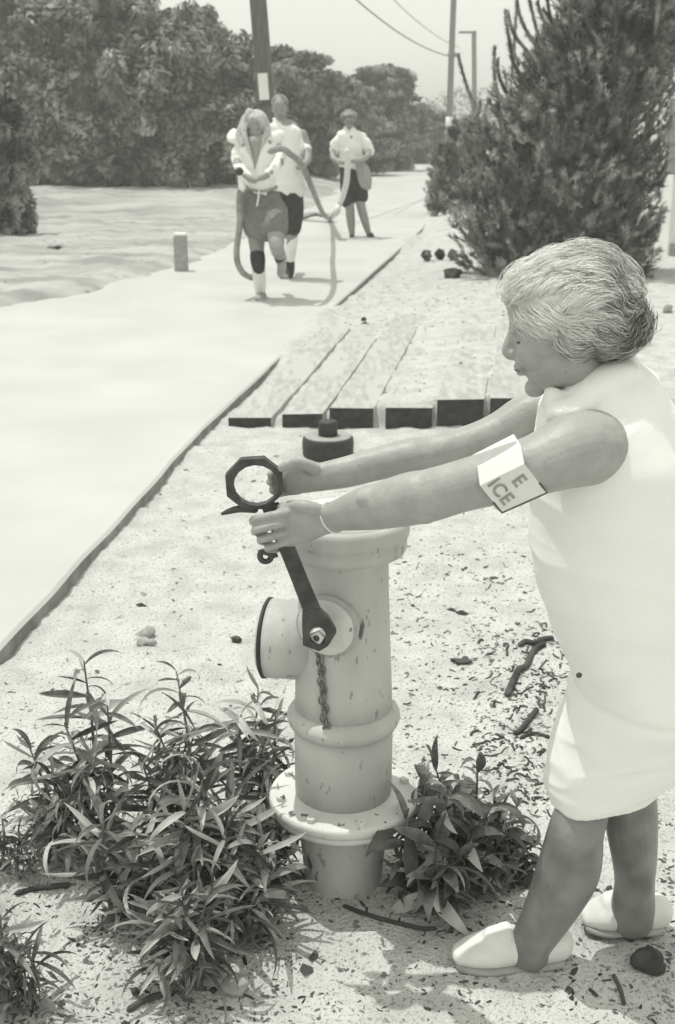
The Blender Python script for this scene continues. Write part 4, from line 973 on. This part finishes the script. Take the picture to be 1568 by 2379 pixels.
# white house wall at the right margin
wx = (1552-784)/2800*(14.4*.952+.4); wy = 14.4
house = thing('house', 'white house wall with grey shuttered windows at the right edge', 'house', (wx, wy, 0))
part('wall', box((wx+1.6, wy+1.5, 1.5), (3.2, 3.0, 3.4)), M_wall, house, smooth=False)
for (ya, yb) in ((228, 405), (565, 640)):
    pa, pb = P(1562, ya, wy), P(1562, yb, wy); xx = pa.x+.36
    wdw = part('window', box((xx, wy-.012, (pa.z+pb.z)/2), (.78, .05, pa.z-pb.z)), M_shut, house, smooth=False)
    for kk in range(5):
        part('slat', box((xx, wy-.045, pb.z+(pa.z-pb.z)*(kk+.5)/5), (.74, .02, (pa.z-pb.z)/5*.8)), M_shut, wdw, smooth=False)

# ------------------------------------------------------------------ foreground leafy plants
def leaf_mesh(nm, L_, w, droop, fold, curl, m):
    V = []; F_ = []; n = 8; ang = 0; x = 0; z = 0
    for i in range(n+1):
        t = i/n; ww = w*math.sin(math.pi*min(1, t*.93+.05))**.8*(1-.25*t)
        if i == n: ww = .0003
        tw = curl*t
        for (s, h) in ((-1, fold), (-.5, fold*.35), (0, 0), (.5, fold*.35), (1, fold)):
            yy = s*ww*.5; zz = h*ww; V.append((x + .0, yy*math.cos(tw)-zz*math.sin(tw), z+zz*math.cos(tw)+yy*math.sin(tw)))
        ang -= droop/n*(.5+t); x += L_/n*math.cos(ang); z += L_/n*math.sin(ang)
    for i in range(n):
        for k in range(4): F_.append((i*5+k, i*5+k+1, (i+1)*5+k+1, (i+1)*5+k))
    me = bpy.data.meshes.new(nm); me.from_pydata(V, [], F_); me.polygons.foreach_set('use_smooth', [True]*len(F_)); me.materials.append(m); return me
LM = [leaf_mesh('leaf', .10, .0155, d, f, c, m) for (d, f, c, m) in ((.5, .35, .6, M_leaf), (1.2, .3, -1.0, M_leaf), (2.2, .25, 1.2, M_leaf), (.9, .4, -.5, M_leafl), (2.4, .3, .8, M_leafl), (.2, .4, -.6, M_leaf), (-.4, .4, .7, M_leafl), (1.5, .3, -1.0, M_leaf))]
LB = [leaf_mesh('leaf', .105, .030, d, f, c, m) for (d, f, c, m) in ((.7, .2, .5, M_leaf), (1.3, .2, -.9, M_leaf), (2.2, .15, 1.0, M_leaf), (.2, .3, -.5, M_leaf), (1.6, .2, .6, M_leafl), (2.6, .2, -1.0, M_leaf))]
def stalk(root, p0, p1, nleaf, rr, lib, lsc=1.0, r=.0035, z0=.15):
    axis = p1-p0; mid = p0.lerp(p1, .5) + Vector((rr.uniform(-.02, .02), rr.uniform(-.02, .02), 0))
    part('stem', loft([(p0-Vector((0, 0, .03)), r*1.4), (mid, r), (p1, r*.5)], 7, 4, cap=1), M_stem, root)
    g_ = rr.uniform(0, 6)
    for k in range(nleaf):
        t = z0 + (1-z0)*(k+1)/nleaf; q = (p0.lerp(mid, t*2) if t < .5 else mid.lerp(p1, t*2-1))
        g_ += 2.4 + rr.uniform(-.4, .4); el = rr.uniform(-.15, .45) + .9*max(0, t-.80)*5*.9*(1 if rr.random() < .8 else .2)
        o = bpy.data.objects.new('leaf', lib[rr.randrange(len(lib))]); COL.objects.link(o); o.parent = root
        o.location = root.matrix_basis.inverted() @ q
        s = lsc*rr.uniform(.60, 1.35)*(1.0 if t < .9 else .8)
        o.scale = (s, s*rr.uniform(.8, 1.1), s); o.rotation_euler = (rr.uniform(-.9, .9), -el+rr.uniform(-.35, .25), g_)
def filler(root, base, tops, n, rr, seed, w=.008):
    cs, rs = [], []
    for (tx, ty, dd) in tops:
        e = P(tx, ty, base.y+dd)
        for t in (.18, .40, .62): q = base.lerp(e, t); cs.append(tuple(q)); rs.append((.075, .07, .05))
    V, F_ = leaf_cloud(cs, rs, n, .017, seed, shell=.1, zmin=base.z)
    V = V.reshape(-1, 4, 3); c = V.mean(1, keepdims=True); V = c + (V-c)*np.random.default_rng(seed).uniform(.6, 1.5, (len(V), 1, 1)); V[:, 1] = c[:, 0] + (V[:, 1]-c[:, 0])*.45; V[:, 3] = c[:, 0] + (V[:, 3]-c[:, 0])*.45; V = V.reshape(-1, 3)
    o = mk('small_leaves', V, F_, M_leaf, root, smooth=False); o['kind'] = 'stuff'
def plant(label, group, px, py, tops, nleaf, lib, lsc, seed, name='leafy_plant'):
    rr = random.Random(seed); g0 = G(px, py); base = Vector((g0.x, g0.y, tz(g0.x, g0.y)))
    root = thing(name, label, 'plant', base, group=group)
    for (tx, ty, dd) in tops:
        e = P(tx, ty, base.y+dd); b = base + Vector((rr.uniform(-.03, .03) + (e.x-base.x)*.25, dd*.5, 0))
        stalk(root, b, e, nleaf, rr, lib, lsc)
    filler(root, base, tops, 90*len(tops), rr, seed+300)
GP = 'narrow-leaved plants left of the hydrant'
plant('tall upright plant at the back left of the clump, its whorled top against bare sand', GP, 225, 1985, [(195, 1535, .12), (250, 1640, .05), (150, 1680, .0), (215, 1760, -.06)], 34, LM, 1.08, 1)
plant('thin plant with a bare pointed top in the middle back of the clump', GP, 400, 1960, [(410, 1560, .12), (360, 1680, .0), (455, 1690, .05), (330, 1770, -.05)], 32, LM, 1.08, 2)
plant('dense dark plant pressed against the hydrant side outlet', GP, 590, 1890, [(600, 1600, .10), (640, 1650, .05), (560, 1660, .0), (610, 1750, -.05)], 34, LM, .9, 3)
plant('plant in the middle of the clump with pale drooping top leaves', GP, 490, 2120, [(472, 1800, .0), (540, 1850, .05), (430, 1880, -.04)], 38, LM, 1.15, 4)
plant('front plant of the clump with pale star-like top, in front of the hydrant foot', GP, 520, 2190, [(520, 1945, .0), (600, 1960, .05), (450, 2000, -.02), (640, 2010, .02)], 34, LM, 1.1, 5)
plant('plant at the far left of the clump, leaning out over bare sand', GP, 130, 2000, [(70, 1740, .02), (120, 1800, .0), (160, 1850, -.04)], 32, LM, 1.0, 6)
plant('low plant at the left front of the clump', GP, 290, 2140, [(240, 1900, .0), (310, 1930, .0), (350, 2010, -.04)], 36, LM, 1.05, 7)
plant('lowest plant of the clump, right at its front tip', GP, 440, 2290, [(420, 2060, .0), (480, 2090, .0), (380, 2130, -.02)], 34, LM, 1.0, 8)
plant('plant between the clump and the base flange of the hydrant', GP, 620, 2060, [(610, 1830, .05), (650, 1900, .02), (580, 1960, .0)], 30, LM, .95, 9)
plant('sparse plant cut off by the lower left corner of the picture', GP, 10, 2340, [(0, 2120, .0), (50, 2190, .0), (-40, 2150, 0)], 26, LM, .9, 10)
plant('small leafy tuft at the left edge, above the corner plant', GP, 20, 2030, [(5, 1900, .0), (45, 1940, 0)], 18, LM, .6, 14)
GR = 'broad-leaved plants right of the hydrant'
plant('broad-leaved plant just right of the hydrant, dark leaves at its foot', GR, 990, 2085, [(985, 1815, .07), (1040, 1850, .0), (945, 1900, -.03), (1010, 1960, -.08), (1070, 1990, -.08)], 24, LB, .95, 11)
plant('broad-leaved plant in the middle right of the hydrant', GR, 1085, 2060, [(1110, 1775, .10), (1050, 1830, .03), (1150, 1850, .0), (1090, 1940, -.06), (1010, 1780, .12)], 22, LB, .9, 12)
plant('outer broad-leaved plant nearest to the bent woman', GR, 1160, 2040, [(1200, 1870, .05), (1160, 1900, .0), (1120, 1975, -.04), (1215, 1960, .02)], 20, LB, .75, 13)

# ------------------------------------------------------------------ litter, twigs, tufts
def flakes(n, sampler, size, seed, flat=.35):
    r = np.random.default_rng(seed); out = []
    for _ in range(n):
        x, y = sampler(r); g_ = G(x, y) if y > 360 else None
        if g_ is None: continue
        s = size*r.uniform(.4, 1.6)*(g_.y/3)**.55; a = r.uniform(0, 6.28); el = r.uniform(.3, 1)
        zz = tz(g_.x, g_.y) if False else None; out.append((g_.x, g_.y, s, a, el))
    A = np.array(out); z = terrain(A[:, 0], A[:, 1]); V = []; F_ = []
    inside = (A[:, 0] < path_r(A[:, 1])+.01) & (A[:, 0] > path_l(A[:, 1]))
    for i, (x, y, s, a, el) in enumerate(A):
        if inside[i]: continue
        b = len(V); k = 5; c, sn = math.cos(a), math.sin(a); h = s*r.uniform(.2, .9)*flat
        for j in range(k):
            th = 2*math.pi*j/k + r.uniform(-.4, .4); u, v = s*math.cos(th), s*el*math.sin(th)*.7
            V.append((x+u*c-v*sn, y+u*sn+v*c, z[i]-.001+r.uniform(0, h*.5)))
        V.append((x, y, z[i]+h+.001))
        for j in range(k): F_.append((b+j, b+(j+1) % k, b+k))
    return V, F_
def mixs(*areas):
    tot = sum(a[4] for a in areas)
    def f(r):
        q = r.random()*tot
        for a in areas:
            q -= a[4]
            if q <= 0: return r.uniform(a[0], a[1]), r.uniform(a[2], a[3])
        return 800, 1500
    return f
V, F_ = flakes(60, mixs((900, 1330, 1300, 1900, 1.5), (0, 1568, 2050, 2378, 2), (150, 700, 1050, 1500, .5)), .018, 33, .5)
lt = mk('coarse_litter', V, F_, M_twig, None, smooth=False); props(lt, 'larger dark bark flakes lying among the finer litter', kind='stuff')
V, F_ = flakes(3600, mixs((100, 1300, 1010, 1700, .9), (900, 1320, 1250, 1900, 2.6), (1100, 1340, 1450, 1850, 2.4), (0, 1568, 2050, 2378, 2.6), (0, 250, 1560, 2378, 1.0), (1500, 1568, 1850, 2378, .5), (0, 700, 2150, 2378, 1.2)), .0075, 3)
lt = mk('leaf_litter', V, F_, M_litter, None, smooth=False); props(lt, 'dark bits of leaf litter scattered over the sand', kind='stuff')
V, F_ = flakes(900, mixs((800, 1250, 600, 960, 1.0), (830, 1200, 650, 800, 1.3), (0, 560, 560, 720, .9), (60, 620, 470, 640, 1.0)), .0075, 4)
lt = mk('far_litter', V, F_, M_litter, None, smooth=False); props(lt, 'scattered dark litter on the sand behind the boardwalk', kind='stuff')
def twig(label, pts, r, cat='twig', name='twig', group=None, m=None):
    pp = []
    for (x, y) in pts: g_ = G(x, y); pp.append(Vector((g_.x, g_.y, tz(g_.x, g_.y)+r*.7)))
    o = part(name, tube(pp, r, 7, 4), m or M_twig, None); props(o, label, cat, group); return o
GT = 'dark twigs and roots lying on the sand'
twig('dark forked root on the sand between hydrant and the dress, highest one', [(1282, 1484), (1262, 1492), (1240, 1498), (1220, 1494), (1208, 1500)], .009, group=GT)
twig('thick dark root running down the sand just left of the dress', [(1262, 1508), (1240, 1520), (1222, 1545), (1205, 1560), (1190, 1590), (1178, 1625)], .010, group=GT)
twig('crooked black twig low beside the dress, right of the hydrant outlet level', [(1246, 1655), (1225, 1680), (1206, 1700), (1196, 1706)], .008, group=GT)
q = random.Random(5)
mbw = MB()
for k in range(150):
    x0 = q.gauss(1225, 52); y0 = q.uniform(1440, 1880); x0 += (y0-1650)*-.12
    a = q.uniform(0, 3.14); Ln = q.uniform(6, 34); pp = []
    for j in range(4):
        g_ = G(x0+Ln*math.cos(a)*j/3+q.uniform(-3, 3), y0+Ln*.6*math.sin(a)*j/3+q.uniform(-3, 3)); pp.append(Vector((g_.x, g_.y, tz(g_.x, g_.y)+.002)))
    mbw.add(*tube(pp, q.uniform(.001, .0038), 5, 2))
for k in range(260):
    x0 = q.choice([q.uniform(0, 700), q.uniform(850, 1568), q.uniform(950, 1300)]); y0 = q.uniform(1300, 2378) if x0 > 850 else q.uniform(1900, 2378)
    a = q.uniform(0, 3.14); Ln = q.uniform(6, 22); pp = []
    for j in range(3):
        g_ = G(x0+Ln*math.cos(a)*j/2+q.uniform(-2, 2), y0+Ln*.6*math.sin(a)*j/2+q.uniform(-2, 2)); pp.append(Vector((g_.x, g_.y, tz(g_.x, g_.y)+.001)))
    mbw.add(*tube(pp, q.uniform(.001, .003), 4, 2))
wk = mk('dry_twigs', mbw.V, mbw.F, M_twig); props(wk, 'tangle of small dark twigs and rootlets on the sand left of the dress', kind='stuff')
twig('short twig lying level on the sand near the skirt', [(1210, 1718), (1240, 1712), (1275, 1716)], .005, group=GT)
twig('long thin twig on the sand at the foot of the hydrant', [(800, 2110), (850, 2130), (900, 2148), (980, 2160), (1010, 2160)], .0045, group=GT)
twig('dark twig beside the rear shoe of the bent woman', [(1380, 2120), (1430, 2150), (1470, 2182)], .004, group=GT)
twig('thin twig on the sand at the left, left of the clump', [(40, 2075), (90, 2060), (160, 2052)], .006, group=GT)
twig('upright little twig in the sand at the bottom right', [(1425, 2270), (1440, 2300), (1450, 2330)], .004, group=GT)
twig('twig at the front of the leafy clump', [(300, 2335), (340, 2318), (380, 2312)], .006, group=GT)
def lump(name, label, cat, px, py, w, h, m, seed, group=None, n=1):
    g_ = G(px, py); s = mpp(px, py, g_.y); z = tz(g_.x, g_.y); r = random.Random(seed); mb = MB()
    for k in range(5):
        mb.add(*ellipsoid((g_.x+r.uniform(-.5, .5)*w*s*.6, g_.y+r.uniform(-.2, .2)*w*s, z+h*s*r.uniform(.2, .5)), (w*s*r.uniform(.25, .45), w*s*.3, h*s*r.uniform(.3, .5)), Matrix.Rotation(r.uniform(-.5, .5), 3, 'Y'), 12, 8))
    A = np.array([tuple(v) for v in mb.V]); f = 30/(w*s*30); A += .15*w*s*np.stack([fbm(A[:, 0], A[:, 1], f*3, 2, seed+i, z=A[:, 2]) for i in range(3)], -1); A[:, 2] = np.maximum(A[:, 2], z-.01)
    o = mk(name, A, mb.F, m); props(o, label, cat, group); return o
lump('seaweed_clump', 'black tangled clump on the sand below the rear white shoe', 'seaweed', 1510, 2245, 70, 46, M_twig, 5)
lump('driftwood', 'grey rounded piece of driftwood at the front of the leafy clump', 'driftwood', 520, 2290, 100, 28, M_conc, 6)
lump('dried_weed', 'two grey dried weed lumps on the sand above the leafy clump, upper one', 'weed', 345, 1468, 52, 26, M_jacket, 7)
lump('dried_weed', 'grey dried weed lump, lower one, directly above the leafy clump', 'weed', 340, 1500, 40, 22, M_jacket, 8)
lump('stone', 'small dark stone left of the hydrant side outlet', 'stone', 550, 1490, 20, 22, M_rust, 9)
lump('stone', 'dark flat scrap lying on bare sand right of the hydrant', 'stone', 1062, 1536, 50, 10, M_rust, 10)
lump('stone', 'black stone beside the hem of the skirt', 'stone', 1345, 1948, 2, 2, M_rust, 11)
lump('driftwood', 'dark heap of wood scraps on the sand left of the hair of the bent woman', 'driftwood', 1060, 658, 55, 30, M_twig, 12)
lump('small_box', 'small grey block on the sand just left of the hair of the bent woman', 'block', 1138, 640, 30, 20, M_conc, 13)
lump('weed_tuft', 'dark tuft in the far left part of the verge, near the dark bush', 'weed', 140, 592, 45, 12, M_jacket, 14)
lump('dark_scrap', 'dark scrap on the sand at right, by the house wall', 'scrap', 1543, 768, 22, 22, M_conc, 15)
lump('pebble', 'upper of two black pebbles left of the boardwalk', 'pebble', 845, 756, 11, 12, M_twig, 16)
lump('pebble', 'lower of two black pebbles left of the boardwalk', 'pebble', 848, 770, 14, 12, M_twig, 17)
for k, (px, py, lab) in enumerate([(990, 606, 'leftmost of three dark round tufts in a row on the sand'), (1021, 604, 'middle of three dark round tufts in a row on the sand'), (1052, 606, 'rightmost of three dark round tufts in a row on the sand'), (1112, 528, 'dark round tuft at the left foot of the pine, upper one'), (1103, 562, 'dark round tuft at the left foot of the pine, lower one')]):
    g_ = G(px, py); s = mpp(px, py, g_.y); V, F_ = leaf_cloud([(g_.x, g_.y, .07)], [(11*s, 11*s, 11*s)], 260, .035, 700+k, shell=.1)
    o = mk('grass_tuft', V, F_, M_t3, None, smooth=False); props(o, lab, 'tuft', 'dark tufts on the far sand')

# ------------------------------------------------------------------ haze: one closed box of thin even air
hz_ = mk('haze', *box((0, 320, 3.0), (900, 800, 8.4)), None, None, smooth=False, mats=[bpy.data.materials.new('thin_haze')]); props(hz_, kind='stuff')
hm = hz_.data.materials[0]; hm.use_nodes = True; hn = hm.node_tree; hn.nodes.clear()
ho_ = hn.nodes.new('ShaderNodeOutputMaterial'); pv = hn.nodes.new('ShaderNodeVolumePrincipled')
pv.inputs['Color'].default_value = (.98, .985, .95, 1); pv.inputs['Density'].default_value = 0.0055; pv.inputs['Anisotropy'].default_value = 0.0
hn.links.new(pv.outputs[0], ho_.inputs['Volume'])
